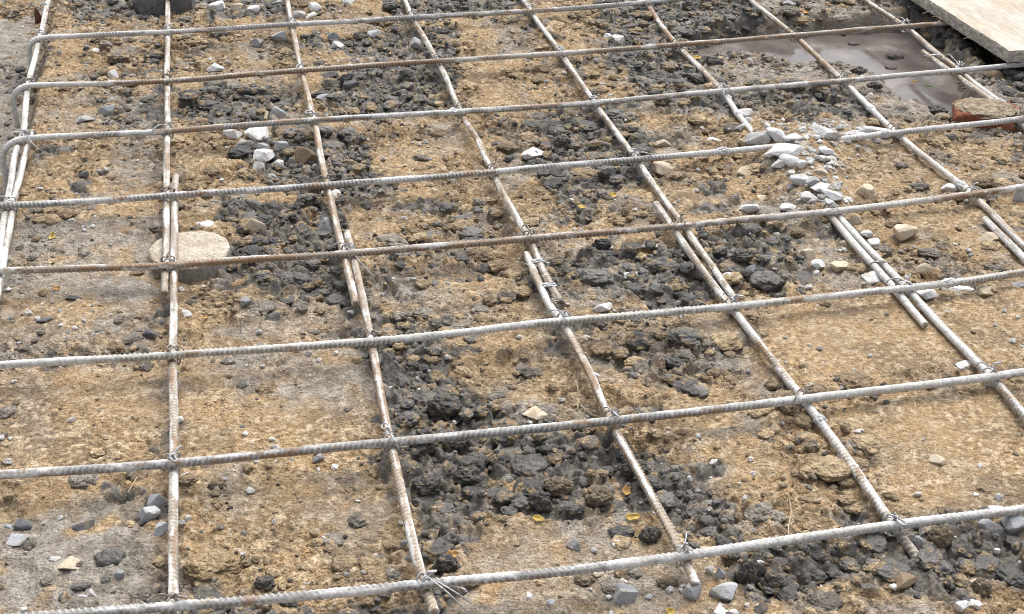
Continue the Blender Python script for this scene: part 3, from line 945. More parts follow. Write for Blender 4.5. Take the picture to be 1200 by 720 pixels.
bars['H5'] = rebar(COURSE['H5'], ZH,
      'rust-stained cross bar over the round concrete spacer, fifth from top', .14, .45, RUSTB, CROSS, seam=.66, spots=[(1000, 245, .2, .7)])
bars['H6'] = rebar(COURSE['H6'], ZH,
      'pale ribbed cross bar, third from the bottom, coated with cement at its left end', .28, .15, PALEB, CROSS, spots=[(30, 427, .12, 1), (560, 387, .06, .8)])
bars['H7'] = rebar(COURSE['H7'], ZH,
      'grey sharply ribbed cross bar, second from the bottom', .10, .25, GREYB, CROSS, spots=[(1060, 453, .25, .6)])
bars['H8'] = rebar(COURSE['H8'], ZH,
      'bottommost cross bar, dusty grey with a lengthwise rib line', .18, .15, GREYB, CROSS, seam=.66, spots=[(1000, 622, .3, .6)])

# lumps of dried cement stuck to the bars
CEM = stone_mat('dried_cement', (.40, .40, .41), (.66, .65, .64), dirtiness=.15)
for (k, x, y, z, L) in (('H3', 531, 132, ZH, .018), ('H4', 846, 178, ZH, .026), ('V6a', 852, 115, 0, .020), ('V6a', 866, 134, 0, .026), ('V8a', 1176, 121, 0, .026),
                        ('H4', 1036, 158, ZH, .030), ('V7a', 1022, 127, 0, .022), ('V7a', 1128, 218, 0, .026), ('V5b', 960, 494, 0, .020), ('H6', 1112, 332, ZH, .024)):
    C = bars[k]; c = at(x, y, z); i = int(np.argmin(np.linalg.norm(C - c, axis=1))); i = min(max(i, 3), len(C) - 4)
    d = C[i + 3] - C[i - 3]; d /= np.linalg.norm(d); w0 = np.cross([0, 0, 1.], d); w0 /= np.linalg.norm(w0); u0 = np.cross(d, w0)
    bv, bf = ICO[4]
    q = bv * (1 + .30 * perlin3(bv * 1.7 + x, 2) + .16 * perlin3(bv * 4 + x, 3) + .07 * perlin3(bv * 11 + x, 4))[:, None]
    P = C[i] + np.outer(q[:, 0] * L * .5, d) + np.outer(q[:, 1] * .0072 + .0008, w0) + np.outer(q[:, 2] * .0066 + .0002, u0)
    obj('cement_lump', mesh_np('cement_lump', P, bf), CEM, parent=bar_obj[k])

# ------------------------------------------------------------------ tie wires
ORD = ['first', 'second', 'third', 'fourth', 'fifth', 'sixth', 'seventh', 'eighth']
ROWN = ['top', 'second', 'third', 'fourth', 'fifth', 'sixth', 'seventh', 'bottom']


def join_tubes(parts):
    Vs, Q, T = [], [], []; n = 0
    for C, r, k in parts:
        V, q, c = tube(C, r, k)
        Vs.append(V); Q.append(q + n); T.append(c + n); n += len(V)
    return np.vstack(Vs), [np.vstack(Q), np.vstack(T)]


def dense(P, step=.0009):
    return catmull(P, step)[0]


def tie(px, py, label, dv, dh, lap=0, long_tail=None, mat=None):
    c = at(px, py, ZH * .5)
    dv = dv / np.linalg.norm(dv); dh = dh / np.linalg.norm(dh)
    W = .00098; parts = []
    flip = rng.random() < .5
    for i in range(3):
        u = dh + (dv if (i == 2) ^ flip else -dv); u /= np.linalg.norm(u)
        w = np.cross([0, 0, 1], u)
        off = w * rng.uniform(-.0022, .0022)
        a = np.linspace(0, 2 * np.pi, 26) + .3
        hw = BR * 1.65 + .0016 + lap * .4 + rng.uniform(0, .0012); hh = ZH * .5 + BR + .0022 + rng.uniform(0, .001)
        ca, sa = np.cos(a), np.sin(a)
        P = c + off + np.outer(np.sign(ca) * np.abs(ca) ** .75 * hw, u) + np.outer(np.sign(sa) * np.abs(sa) ** .7 * hh, [0, 0, 1]) + np.outer(np.linspace(-1, 1, 26) * .0013, w)
        parts.append((dense(P), W, 6))
    # twisted tail with an open loop at its end
    top = c + np.array([0, 0, ZH * .5 + BR + .0015])
    an = rng.normal(-.9, .9); d = np.array([math.cos(an), math.sin(an), 0.]); L = rng.uniform(.003, .008)
    n = 22; t = np.linspace(0, 1, n)
    axis_ = top + np.outer(t * L, d) + np.outer(np.sin(t * 2.2) * rng.uniform(.003, .008), [0, 0, 1.])
    pn = np.cross(d, [0, 0, 1.])
    for s in (0, math.pi):
        tw = t * 14 + s; rr_ = .0010
        parts.append((dense(axis_ + np.outer(np.cos(tw) * rr_, pn) + np.outer(np.sin(tw) * rr_, [0, 0, 1.])), W, 6))
    e = axis_[-1]; R1 = rng.uniform(.0032, .0055)
    a = np.linspace(-2.9, 2.9, 16)
    tilt = np.array([0, 0, rng.uniform(.2, .9)]); pv = pn + tilt; pv /= np.linalg.norm(pv)
    parts.append((dense(e + np.outer(R1 * (1 + np.cos(a)), d) + np.outer(R1 * .75 * np.sin(a), pv)), W, 6))
    # loose strand
    a2 = an + rng.uniform(1.5, 4.5); d2 = np.array([math.cos(a2), math.sin(a2), 0.]); L2 = rng.uniform(.006, .034)
    parts.append((dense([top, top + d2 * L2 * .4 + [0, 0, .004], top + d2 * L2 * .8 + [0, 0, .002] + pn * .003, top + d2 * L2 + [0, 0, -.004] + pn * .005]), W, 6))
    for tl in (long_tail or []):
        Pt = [top] + [at(q[0], q[1], q[2]) for q in tl]
        parts.append((dense(Pt), W * .9, 6))
    V, Fc = join_tubes(parts)
    me = mesh_np('tie_wire', V - c, Fc)
    o = obj('tie_wire', me, mat or (WIRER if rng.random() < .35 else WIRE), loc=c)
    tag(o, label, 'tie wire', 'wire ties at the bar crossings')


XP = {
    (1, 1): (46.7, 45), (1, 2): (33, 101), (1, 3): (30, 163), (1, 4): (12, 241),
    (2, 1): (196.7, 37.7), (2, 2): (195.7, 95), (2, 3): (196.7, 154), (2, 4): (199, 230), (2, 5): (198, 311), (2, 6): (203, 416.7), (2, 7): (203, 543), (2, 8): (203, 711),
    (3, 1): (341.7, 29), (3, 2): (353, 83), (3, 3): (368, 141), (3, 4): (383, 217), (3, 5): (409, 297), (3, 6): (435, 400), (3, 7): (457, 518), (3, 8): (499, 685),
    (4, 1): (483, 20.7), (4, 2): (513, 71.7), (4, 3): (540, 131), (4, 4): (577, 201.7), (4, 5): (620, 280), (4, 6): (661, 377), (4, 7): (716.7, 494), (4, 8): (800, 651.7),
    (5, 1): (621.7, 13.3), (5, 2): (657, 62.7), (5, 3): (696.7, 120.7), (5, 4): (745, 187), (5, 5): (796, 265), (5, 6): (858, 359), (5, 7): (942, 468), (5, 8): (1045, 616),
    (6, 1): (756.7, 2.7), (6, 2): (793, 53), (6, 3): (846, 107), (6, 5): (972, 248), (6, 6): (1060, 338), (6, 7): (1160, 442),
    (7, 2): (930, 41.7), (7, 3): (988, 95), (7, 4): (1050, 156), (7, 5): (1138, 228), (8, 2): (1060, 31), (8, 3): (1123, 82.7), (8, 4): (1193, 140)}
TAILS = {(3, 8): [[(525, 695, .01), (548, 718, -.01)], [(530, 692, .01), (552, 707, -.005)]],
         (3, 5): [[(420, 305, .005), (432, 318, 0), (440, 333, -.02)]],
         (1, 3): [[(42, 172, .01), (56, 182, -.01)]],
         (5, 8): [[(1060, 622, .01), (1078, 628, .0), (1080, 615, .01)]],
         (8, 3): [[(1112, 64, .02), (1106, 66, .0)]],
         (6, 3): [[(848, 112, .015), (842, 122, -.01)]]}
for (v, h), (x, y) in XP.items():
    if (v, h) in ((6, 4),): continue
    dv = at(x, y)[:2] - at(x + (v - 2.2) * .9 * 9, y + 18)[:2]; dv = np.array([-.03, 1., 0.])
    dh = np.array([1., 0.0, 0.])
    tie(x, y, f'wire tie where the {ROWN[h - 1]} cross bar meets the {ORD[v - 1]} long bar from left', dv, dh,
        lap=.008 if (v, h) in ((2, 4), (2, 5), (3, 5), (5, 5), (1, 4), (6, 6)) else 0, long_tail=TAILS.get((v, h)))


def wrap(px, py, label, name, turns, w, ang, length, mat, loose=False):
    """wire wound round two lapped bars"""
    c = at(px, py, 0)
    d = at(px + math.cos(ang) * 10, py + math.sin(ang) * 10, 0) - c; d /= np.linalg.norm(d)
    u = np.cross(d, [0, 0, 1.])
    n = 26 * turns; t = np.linspace(0, 1, n); a = t * turns * 2 * np.pi
    ca, sa = np.cos(a), np.sin(a)
    P = c + np.outer((t - .5) * length + .0012 * np.sin(a * 1.7), d) + np.outer(np.sign(ca) * np.abs(ca) ** .6 * w, u) + np.outer(np.sign(sa) * np.abs(sa) ** .8 * (BR + .0015), [0, 0, 1.])
    parts = [(dense(P), .0011, 6)]
    if loose:
        e = P[-1]
        parts.append((dense([e, e + u * .01 + [0, 0, .006], e - d * .012 + u * .012, e - d * .02 + u * .004 + [0, 0, -.01]]), .0008, 6))
    V, Fc = join_tubes(parts)
    o = obj(name, mesh_np(name, V - c, Fc), mat, loc=c)
    tag(o, label, 'tie wire', 'wire wraps around lapped bars')


wrap(630.5, 310, 'grey wire wound round the fourth-line lap, upper one of three wraps', 'wire_wrap', 4, .0115, 1.08, .010, WIRE, True)
wrap(643, 338, 'grey wire wound round the fourth-line lap, wide middle one of three wraps', 'wire_wrap', 5, .0118, 1.08, .011, WIRE)
wrap(652, 356, 'brownish wire wound round the fourth-line lap, lowest of three wraps', 'wire_wrap', 4, .0105, 1.08, .009, WIRER)
wrap(1096, 68, 'bright wire wrap with a hanging strand on the lap beside the board', 'wire_wrap', 3, .0125, .75, .006, WIRE, True)
wrap(1029, 311, 'thin wire wrap on the white lapped pair below the fifth cross bar', 'wire_wrap', 2, .0115, .85, .004, WIRER)
wrap(32, 157, 'rusty wire wrapped round the two bar ends at the left edge', 'wire_wrap', 3, .0135, 1.95, .005, WIRER, True)
wrap(52, 8, 'loose bright wire wrapped round the far left bar by the top edge', 'wire_wrap', 3, .0085, 1.8, .012, WIRE, True)

# ------------------------------------------------------------------ stones
VB = {1: [(57, 0), (33, 101), (8, 241), (-3, 318), (-30, 560), (-50, 720)], 2: [(196, 0), (196, 154), (199, 311), (203, 543), (202, 720)],
      3: [(336, 0), (368, 141), (408, 297), (457, 518), (509, 720)], 4: [(475, 0), (540, 131), (620, 280), (716, 494), (832, 720)],
      5: [(612, 0), (697, 121), (797, 265), (942, 468), (1120, 720)], 6: [(755, 0), (846, 107), (972, 248), (1160, 442), (1420, 720)],
      7: [(880, 0), (1050, 156), (1138, 228), (1740, 720)], 8: [(1013, 0), (1193, 140), (1940, 720)]}
HB = {1: [(0, 48), (757, 3), (1200, -25)], 2: [(0, 103), (657, 63), (1200, 20)], 3: [(0, 165), (697, 121), (1200, 75)], 4: [(0, 242), (745, 187), (1200, 139)],
      5: [(0, 318), (795, 265), (1200, 219)], 6: [(0, 428), (661, 377), (1200, 319)], 7: [(0, 557), (717, 494), (1200, 437)], 8: [(0, 726), (800, 652), (1200, 597)]}


def cell(px, py):
    v = sum(px > np.interp(py, [q[1] for q in VB[k]], [q[0] for q in VB[k]]) for k in VB)
    h = sum(py > np.interp(px, [q[0] for q in HB[k]], [q[1] for q in HB[k]]) for k in HB)
    return int(v), int(h)


# x, y, width, height in photo pixels, kind
STONES = [
    (253, 80, 18, 12, 'w'), (133, 88, 12, 10, 'w'), (112, 59, 9, 5, 'w'), (255, 10, 18, 14, 'w'), (278, 11, 14, 12, 't'), (297, 13, 14, 12, 'w'),
    (211, 206, 12, 14, 't'), (125, 130, 17, 14, 'g'), (100, 140, 20, 12, 'g'), (99, 206, 11, 9, 'd'), (272, 157, 22, 14, 'w'), (301, 157, 26, 16, 'w'),
    (285, 171, 16, 12, 'g'), (324, 3, 20, 9, 'g'), (369, 9, 15, 11, 'w'), (350, 18, 14, 12, 'w'), (364, 20, 13, 10, 'w'), (408, 3, 13, 8, 'w'),
    (326, 44, 20, 14, 'g'), (302, 51, 12, 11, 'g'), (438, 43, 15, 12, 'g'), (395, 55, 16, 13, 'w'), (391, 43, 12, 10, 'g'), (488, 53, 16, 14, 'g'),
    (325, 133, 18, 15, 'g'), (312, 183, 26, 17, 'w'), (330, 177, 15, 20, 'g'), (325, 194, 13, 11, 'w'), (303, 196, 13, 12, 'w'), (307, 173, 13, 10, 'g'),
    (388, 226, 20, 8, 'w'), (412, 99, 18, 11, 'd'), (386, 88, 22, 10, 'd'), (360, 183, 24, 20, 'b'), (318, 208, 12, 8, 'g'), (380, 115, 16, 10, 'g'),
    (698, 12, 17, 9, 'w'), (724, 47, 13, 10, 'w'), (712, 43, 9, 7, 'w'), (625, 182, 24, 14, 'w'), (644, 184, 16, 13, 'b'), (777, 197, 23, 15, 't'),
    (775, 168, 20, 12, 't'), (837, 164, 17, 7, 'w'), (872, 167, 15, 13, 't'), (873, 133, 15, 11, 'w'), (883, 143, 16, 10, 'w'), (867, 150, 10, 9, 'w'),
    (890, 161, 27, 18, 'w'), (892, 97, 14, 9, 't'), (876, 200, 25, 12, 't'), (643, 35, 12, 9, 't'),
    (910, 159, 21, 17, 'w'), (931, 162, 21, 12, 'w'), (947, 153, 15, 10, 'w'), (968, 155, 31, 19, 'w'), (1000, 157, 22, 9, 'w'), (1027, 156, 30, 14, 'w'),
    (921, 176, 36, 14, 'w'), (903, 181, 12, 9, 'w'), (925, 188, 20, 13, 'w'), (968, 179, 15, 12, 'w'), (971, 190, 19, 13, 'w'), (962, 203, 15, 11, 't'),
    (937, 212, 20, 13, 'w'), (952, 214, 15, 12, 'g'), (939, 193, 10, 9, 'w'), (913, 191, 14, 10, 'w'), (962, 222, 20, 12, 'w'), (974, 228, 22, 13, 'w'),
    (949, 231, 18, 10, 'w'), (927, 203, 9, 7, 'w'), (972, 238, 13, 8, 'w'), (1016, 227, 22, 18, 't'), (1112, 221, 17, 11, 'w'), (1196, 231, 14, 16, 'w'),
    (877, 245, 21, 16, 'w'), (893, 233, 11, 8, 't'),
    (1060, 5, 16, 12, 'd'), (1080, 9, 21, 11, 'd'), (925, 5, 15, 9, 'g'), (995, 3, 14, 8, 'b'), (1165, 91, 21, 13, 'b'),
    (927, 243, 24, 8, 'w'), (1002, 260, 14, 13, 't'), (1015, 275, 15, 9, 'w'), (1024, 288, 13, 14, 'w'), (991, 289, 17, 12, 't'), (928, 288, 12, 9, 't'),
    (959, 310, 16, 12, 'w'), (957, 321, 8, 8, 'w'), (985, 312, 22, 13, 't'), (1021, 329, 22, 16, 'w'), (1060, 275, 25, 21, 't'), (1083, 317, 17, 18, 't'),
    (1158, 279, 27, 14, 't'), (1086, 347, 23, 15, 'w'), (1117, 339, 40, 15, 'w'), (1194, 335, 16, 9, 'w'), (947, 299, 16, 14, 't'), (1157, 342, 20, 12, 't'),
    (1130, 428, 18, 10, 'w'), (853, 328, 21, 15, 'w'), (880, 322, 13, 20, 'g'), (760, 288, 22, 8, 'w'), (743, 323, 22, 12, 'w'), (706, 361, 21, 14, 'w'),
    (683, 398, 11, 7, 't'), (698, 441, 9, 8, 'w'), (302, 267, 21, 19, 't'), (381, 267, 18, 20, 'g'), (411, 366, 7, 5, 'w'), (238, 265, 27, 10, 'w'),
    (218, 368, 13, 8, 'w'), (178, 392, 18, 12, 'd'), (53, 375, 17, 9, 'd'), (87, 349, 19, 6, 'd'), (288, 352, 11, 9, 'g'), (166, 407, 12, 8, 'd'),
    (83, 492, 9, 8, 'w'), (211, 493, 9, 9, 'w'), (218, 558, 11, 6, 'w'), (263, 562, 10, 7, 'g'), (175, 603, 27, 24, 'g'), (184, 588, 19, 16, 'g'),
    (190, 622, 15, 17, 'g'), (220, 608, 8, 8, 'w'), (98, 616, 22, 12, 'd'), (22, 633, 23, 14, 'g'), (28, 615, 19, 11, 'd'), (10, 617, 11, 5, 'g'),
    (65, 655, 11, 5, 'w'), (140, 673, 11, 11, 'g'), (80, 662, 26, 13, 't'), (97, 702, 13, 12, 'w'), (107, 698, 11, 16, 'w'), (28, 715, 7, 6, 'w'), (70, 607, 7, 6, 'w'),
    (473, 640, 8, 12, 'g'), (480, 653, 12, 12, 'g'), (513, 598, 12, 10, 't'), (373, 538, 12, 10, 'g'), (543, 692, 9, 7, 'g'),
    (672, 638, 15, 13, 'g'), (723, 638, 11, 9, 'w'), (733, 697, 26, 24, 'g'), (812, 696, 19, 22, 'g'), (848, 696, 30, 22, 'g'), (832, 670, 9, 10, 'w'),
    (844, 674, 12, 16, 'g'), (799, 693, 7, 6, 'w'), (808, 562, 6, 8, 'w'), (891, 714, 19, 14, 'd'), (845, 717, 17, 10, 'w'), (858, 718, 14, 9, 'w'),
    (627, 486, 27, 14, 't'), (1163, 618, 28, 17, 'g'), (1190, 615, 25, 20, 'g'), (1168, 597, 19, 8, 'w'), (1098, 540, 17, 10, 't'), (1075, 580, 9, 8, 'w'),
    (908, 504, 11, 12, 't'), (1060, 685, 28, 19, 'b'), (1076, 634, 14, 11, 'g'), (1030, 653, 13, 9, 't'), (1167, 647, 8, 8, 'w'), (1142, 683, 17, 11, 't'),
    (1127, 712, 15, 13, 'w'), (1141, 709, 16, 12, 'w'), (700, 673, 10, 7, 't'), (620, 700, 8, 6, 'w'), (660, 665, 7, 5, 'w'), (645, 706, 9, 6, 'g'), (760, 700, 9, 6, 'g'),
]
# x, y, w, h, dark/brown : single clods of mud one can pick out
CLODS = [
    (685, 680, 24, 13, 'b'), (782, 682, 27, 13, 'b'), (762, 628, 26, 22, 'd'), (728, 624, 31, 15, 'd'), (633, 590, 30, 28, 'd'), (702, 583, 33, 27, 'b'),
    (905, 682, 26, 24, 'd'), (1102, 633, 30, 32, 'b'), (1150, 690, 22, 24, 'b'), (310, 684, 25, 16, 'd'), (248, 665, 64, 34, 't'),
    (1000, 52, 15, 7, 'd'), (1047, 68, 22, 12, 'd'), (1043, 81, 15, 9, 'd'), (1007, 84, 16, 12, 'd'), (1025, 101, 18, 11, 'd'), (1097, 130, 24, 15, 'd'),
    (993, 26, 26, 14, 'b'), (835, 75, 24, 18, 'd'), (498, 518, 34, 30, 'd'), (535, 520, 38, 34, 'd'), (500, 570, 34, 26, 'd'), (548, 560, 36, 26, 'd'),
    (520, 478, 40, 30, 'd'), (523, 662, 28, 24, 'd'), (880, 675, 34, 40, 'd'), (745, 550, 30, 20, 'd'), (820, 605, 36, 22, 'd'), (655, 570, 34, 22, 'b'),
    (705, 288, 22, 18, 'd'), (870, 300, 26, 18, 'd'), (800, 300, 24, 18, 'd'), (660, 170, 22, 18, 'd'), (660, 158, 20, 12, 'd'),
]
CN = {'w': 'white', 'g': 'grey', 't': 'tan', 'd': 'dark', 'b': 'brown'}


def size_word(w):
    return 'tiny' if w < 10 else 'small' if w < 15 else 'medium' if w < 22 else 'large'


def where(v, h):
    cn = ['left of all long bars'] + [f'between {ORD[i]} and {ORD[i + 1]} long bars' for i in range(7)] + ['right of all long bars']
    hn = ['top strip'] + [f'{ORD[i]} row' for i in range(7)] + ['bottom strip']
    return cn[v] + ', ' + hn[h]


def make_labels(lst, noun):
    keys = {}
    for i, (x, y, w, h, k) in enumerate(lst):
        keys.setdefault((size_word(w), k, cell(x, y)), []).append(i)
    out = {}
    for (sw, k, (v, h)), ids in keys.items():
        ids = sorted(ids, key=lambda q: lst[q][0]); n = len(ids)
        nm = {2: ['left', 'right'], 3: ['left', 'middle', 'right']}.get(n) or (['leftmost'] + [f'{ORD[j]} from left' for j in range(1, n - 1)] + ['rightmost'])
        for j, q in enumerate(ids):
            out[q] = (f'{nm[j]} of {n} {sw} {CN[k]} {noun}s ' if n > 1 else f'{sw} {CN[k]} {noun} ') + where(v, h)
    return out


SL = make_labels(STONES, 'stone'); CLB = make_labels(CLODS, 'clod')


def angular(seed, npl, sub=3):
    r_ = np.random.default_rng(seed)
    bv, bf = ICO[sub]
    nrm = r_.normal(size=(npl, 3)); nrm /= np.linalg.norm(nrm, axis=1)[:, None]
    d = r_.uniform(.50, .95, npl)
    dots = bv @ nrm.T
    rad = np.where(dots > .12, d / np.maximum(dots, .12), 9).min(1)
    rad = np.minimum(rad, 1.35)
    v = bv * rad[:, None]
    # slightly worn corners
    e = np.vstack([bf[:, [0, 1]], bf[:, [1, 2]], bf[:, [2, 0]]])
    for _ in range(1):
        acc = np.zeros_like(v); cnt = np.zeros(len(v))
        np.add.at(acc, e[:, 0], v[e[:, 1]]); np.add.at(cnt, e[:, 0], 1)
        v = .72 * v + .28 * acc / cnt[:, None]
    v = v * (1 + .05 * perlin3(bv * 2 + seed * .37, 5) + .02 * perlin3(bv * 7 + seed * .7, 6))[:, None]
    v -= (v.max(0) + v.min(0)) / 2
    v /= np.abs(v).max(0)
    return v, bf


SINE = 0.52; COSE = .855
right = ROT[:, 0].copy(); right[2] = 0; right /= np.linalg.norm(right)
fwd = np.cross([0, 0, 1.], right)


def place(x, y, w, h, v, embed):
    """scale a unit shape to the seen width and height and bed it in the soil"""
    p = on_ground(x, y)
    D = depth(p); a = .5 * w * D / F; hh = .5 * h * D / F
    b_ = a * rng.uniform(.72, .95); b_ = min(b_, hh * 1.5)
    c_ = math.sqrt(max((hh ** 2 - (b_ * SINE) ** 2), (.42 * hh) ** 2)) / COSE
    p = on_ground(x, y, c_ * (1 - 2 * embed) * .9)
    q = np.outer(v[:, 0] * a, right) + np.outer(v[:, 1] * b_, fwd) + np.outer(v[:, 2] * c_, [0, 0, 1.])
    return p, q


for i, (x, y, w, h, k) in enumerate(STONES):
    v, bf = angular(100 + i, int(rng.integers(9, 14)))
    an = rng.uniform(-.5, .5); t = np.array([[math.cos(an), -math.sin(an), 0], [math.sin(an), math.cos(an), 0], [0, 0, 1]])
    heap = 860 < x < 1050 and 128 < y < 242 and k in 'wg'
    e_ = 1.22 if heap else 1.14
    p, q = place(x, y, w * e_, h * e_, v, .22 if heap else .30)
    o = obj('stone', mesh_np('stone', q, bf, smooth=False), ST[k], loc=p)
    tag(o, SL[i], 'stone', 'loose stones on the soil')

for i, (x, y, w, h, k) in enumerate(CLODS):
    bv, bf = ICO[4]
    s_ = 900 + i
    r = 1 + .38 * perlin3(bv * 1.4 + s_, 3) + .2 * (1 - 2.2 * np.abs(perlin3(bv * 2.8 + s_, 4))) + .10 * perlin3(bv * 6.5 + s_, 5) + .05 * perlin3(bv * 15 + s_, 6)
    v = bv * r[:, None]; v -= (v.max(0) + v.min(0)) / 2; v /= np.abs(v).max(0)
    p, q = place(x, y, w * 1.08, h * 1.08, v, .3)
    c0 = {'d': np.array([.058, .053, .048]), 'b': np.array([.125, .100, .070]), 't': np.array([.33, .24, .14])}[k]
    tt = perlin3(bv * 2.2 + s_, 8) + .6 * perlin3(bv * 7 + s_, 9)
    sd_ = sstep(.15, .55, tt + (.1 if k == 'b' else -.08))[:, None]
    cc = mix(np.broadcast_to(c0, bv.shape) * (1 + .3 * perlin3(bv * 4 + s_, 10))[:, None], np.array([.24, .18, .115]), .85 * sd_)
    me = mesh_np('mud_clod', q, bf)
    set_col(me, 'Col', cc); set_f(me, 'wet', np.clip(.55 - sd_[:, 0], 0, 1) * (k == 'd')); set_f(me, 'mud', np.full(len(q), 1. if k != 't' else 0.))
    o = obj('mud_clod', me, SOIL, loc=p)
    tag(o, CLB[i], 'mud clod', 'single clods of mud')

# ------------------------------------------------------------------ round concrete spacer under the bars
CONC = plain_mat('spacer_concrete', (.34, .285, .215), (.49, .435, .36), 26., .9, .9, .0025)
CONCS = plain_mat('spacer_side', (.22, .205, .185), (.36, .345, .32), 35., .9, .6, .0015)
pc = at(222, 290.5, -.0085)
R0 = 47 * depth(pc) / F
prof = [(0, 0), (R0 * .3, .0), (R0 * .6, -.0002), (R0 * .85, -.0006), (R0 * .95, -.0010), (R0 * .985, -.0022), (R0, -.0045), (R0 * 1.003, -.012), (R0 * 1.0, -.024), (R0 * .99, -.040)]
n = 120; a = np.arange(n) * 2 * np.pi / n
V = []
for r, z in prof[1:]:
    wob = 1 - .06 * np.clip(perlin(np.cos(a) * 3.3 + 2, np.sin(a) * 3.3, 15) - .25, 0, 1) + .016 * perlin(np.cos(a) * 1.6 + 4, np.sin(a) * 1.6, 5) + .006 * perlin(np.cos(a) * 7, np.sin(a) * 7 + z * 90, 6)
    V.append(np.stack([r * wob * np.cos(a), r * wob * np.sin(a), z + .0014 * perlin(np.cos(a) * r * 60, np.sin(a) * r * 60, 9) - .003 * np.clip(perlin(np.cos(a) * 3.3 + 2, np.sin(a) * 3.3, 15) - .25, 0, 1) * (r > R0 * .8)], 1))
V = np.vstack([[[0, 0, 0]]] + V)
Q = []; T = [[0, 1 + j, 1 + (j + 1) % n] for j in range(n)]
for i in range(len(prof) - 2):
    for j in range(n):
        Q.append([1 + i * n + j, 1 + (i + 1) * n + j, 1 + (i + 1) * n + (j + 1) % n, 1 + i * n + (j + 1) % n])
me = mesh_np('concrete_spacer', V, [np.array(T, np.int32), np.array(Q, np.int32)])
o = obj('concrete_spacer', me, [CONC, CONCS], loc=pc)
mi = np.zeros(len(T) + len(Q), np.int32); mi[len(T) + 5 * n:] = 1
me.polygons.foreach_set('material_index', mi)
tag(o, 'round flat concrete spacer block, sand-dusted top, under the second long bar', 'concrete spacer')


# ------------------------------------------------------------------ blocks, brick, board
def boxmesh(sx, sy, sz, n, seed, amp, chip=0.0, round_=.06):
    """a subdivided box with worn edges"""
    bv, bf = ICO[4]
    c = np.abs(bv).max(1)
    v = bv / c[:, None]
    v = np.sign(v) * (1 - (1 - np.abs(v)) ** 1.0)
    rr_ = np.linalg.norm(v, axis=1)
    v = v * np.minimum(1, (1.58 - round_) / rr_)[:, None]
    nz = perlin3(bv * 3 + seed, 4) + .5 * perlin3(bv * 9 + seed, 5)
    v = v * (1 + amp * nz)[:, None]
    if chip:
        d = v @ np.array([.62, -.5, .6]); v = v - np.outer(np.maximum(0, d - 1.0) * chip, [.62, -.5, .6])
    return v * np.array([sx, sy, sz]) * .5, bf


DARKC = stone_mat('dark_concrete', (.085, .085, .088), (.23, .23, .23), dirtiness=.2)
for (x, y, w, d, hgt, rz, lab) in ((176, 6, .062, .06, .07, .25, 'dark rough concrete lump left of the second long bar at the top edge'),
                                   (213, 5, .055, .06, .075, -.12, 'grey flat-faced concrete block right of the second long bar at the top edge')):
    p = on_ground(x, y + 10)
    v, bf = boxmesh(w, d, hgt, 10, x, .05 if x > 200 else .14, round_=.12)
    c_, s_ = math.cos(rz), math.sin(rz)
    v = v @ np.array([[c_, s_, 0], [-s_, c_, 0], [0, 0, 1]])
    o = obj('concrete_block', mesh_np('concrete_block', v, bf), DARKC, loc=p + np.array([0, d * .5, hgt * .30]))
    tag(o, lab, 'concrete block')

BRICK = plain_mat('red_brick', (.17, .055, .03), (.28, .115, .068), 70., .9, .6, .0012)
p = on_ground(1150, 150)
p[2] = -.034
rz = -.50
v, bf = boxmesh(.115, .085, .062, 10, 8.3, .045, chip=.5, round_=.10)
c_, s_ = math.cos(rz), math.sin(rz)
RZ = np.array([[c_, s_, 0], [-s_, c_, 0], [0, 0, 1]])
br = bpy.data.objects.new('brick', None); col.objects.link(br); br.location = [float(q) for q in p + np.array([.024, .032, .015])]
tag(br, 'broken red brick with sandy top beside the puddle, under the rightmost bars', 'brick')
obj('brick_body', mesh_np('brick_body', v @ RZ, bf), BRICK, parent=br)
bv, bf = ICO[4]
cap = bv * np.array([.058, .044, .010]); cap[:, 2] += .0285
cap = np.sign(cap) * np.abs(cap); k_ = np.abs(bv[:, :2]).max(1)
cap[:, :2] *= (1 + .12 * perlin3(bv * 3, 3))[:, None]; cap[:, 2] += .004 * perlin3(bv * 5, 8)
me = mesh_np('dirt_cap', cap @ RZ, bf)
set_col(me, 'Col', mix(np.array([.24, .185, .13]), np.array([.36, .29, .20]), sstep(-.3, .3, perlin3(bv * 4, 9))[:, None])); set_f(me, 'wet', np.zeros(len(cap))); set_f(me, 'mud', np.zeros(len(cap)))
obj('dirt_cap', me, SOIL, parent=br)

# wooden board lying on the bars
ZB, TH = .0185, .024
A = at(1183, 60, ZB + TH); Bp = at(1088, 0, ZB + TH); Cp = at(1215, 59, ZB + TH)
u = (Bp - A); u /= np.linalg.norm(u); w_ = (Cp - A); w_ -= u * (w_ @ u) * .6; w_ /= np.linalg.norm(w_)
m, nt, b = new_mat('board_face')
tc = nd(nt, 'ShaderNodeTexCoord')
mp = nd(nt, 'ShaderNodeMapping'); nt.links.new(tc.outputs['Object'], mp.inputs[0])
mp.inputs['Rotation'].default_value = (0, 0, -math.atan2(u[1], u[0])); mp2 = nd(nt, 'ShaderNodeVectorMath', operation='MULTIPLY'); nt.links.new(mp.outputs[0], mp2.inputs[0]); mp2.inputs[1].default_value = (.22, 1, 1)
n1 = nd(nt, 'ShaderNodeTexNoise', Scale=22., Detail=6., Roughness=.62, Distortion=.6); nt.links.new(mp2.outputs[0], n1.inputs['Vector'])
n2 = nd(nt, 'ShaderNodeTexNoise', Scale=170., Detail=3.); nt.links.new(mp2.outputs[0], n2.inputs['Vector'])
n3 = nd(nt, 'ShaderNodeTexNoise', Scale=9., Detail=5., Roughness=.7); nt.links.new(tc.outputs['Object'], n3.inputs['Vector'])
c = mixc(nt, (.37, .325, .26), (.49, .45, .39), ramp(nt, n1.outputs['Fac'], [(.38, 0), (.62, 1)]).outputs[0])
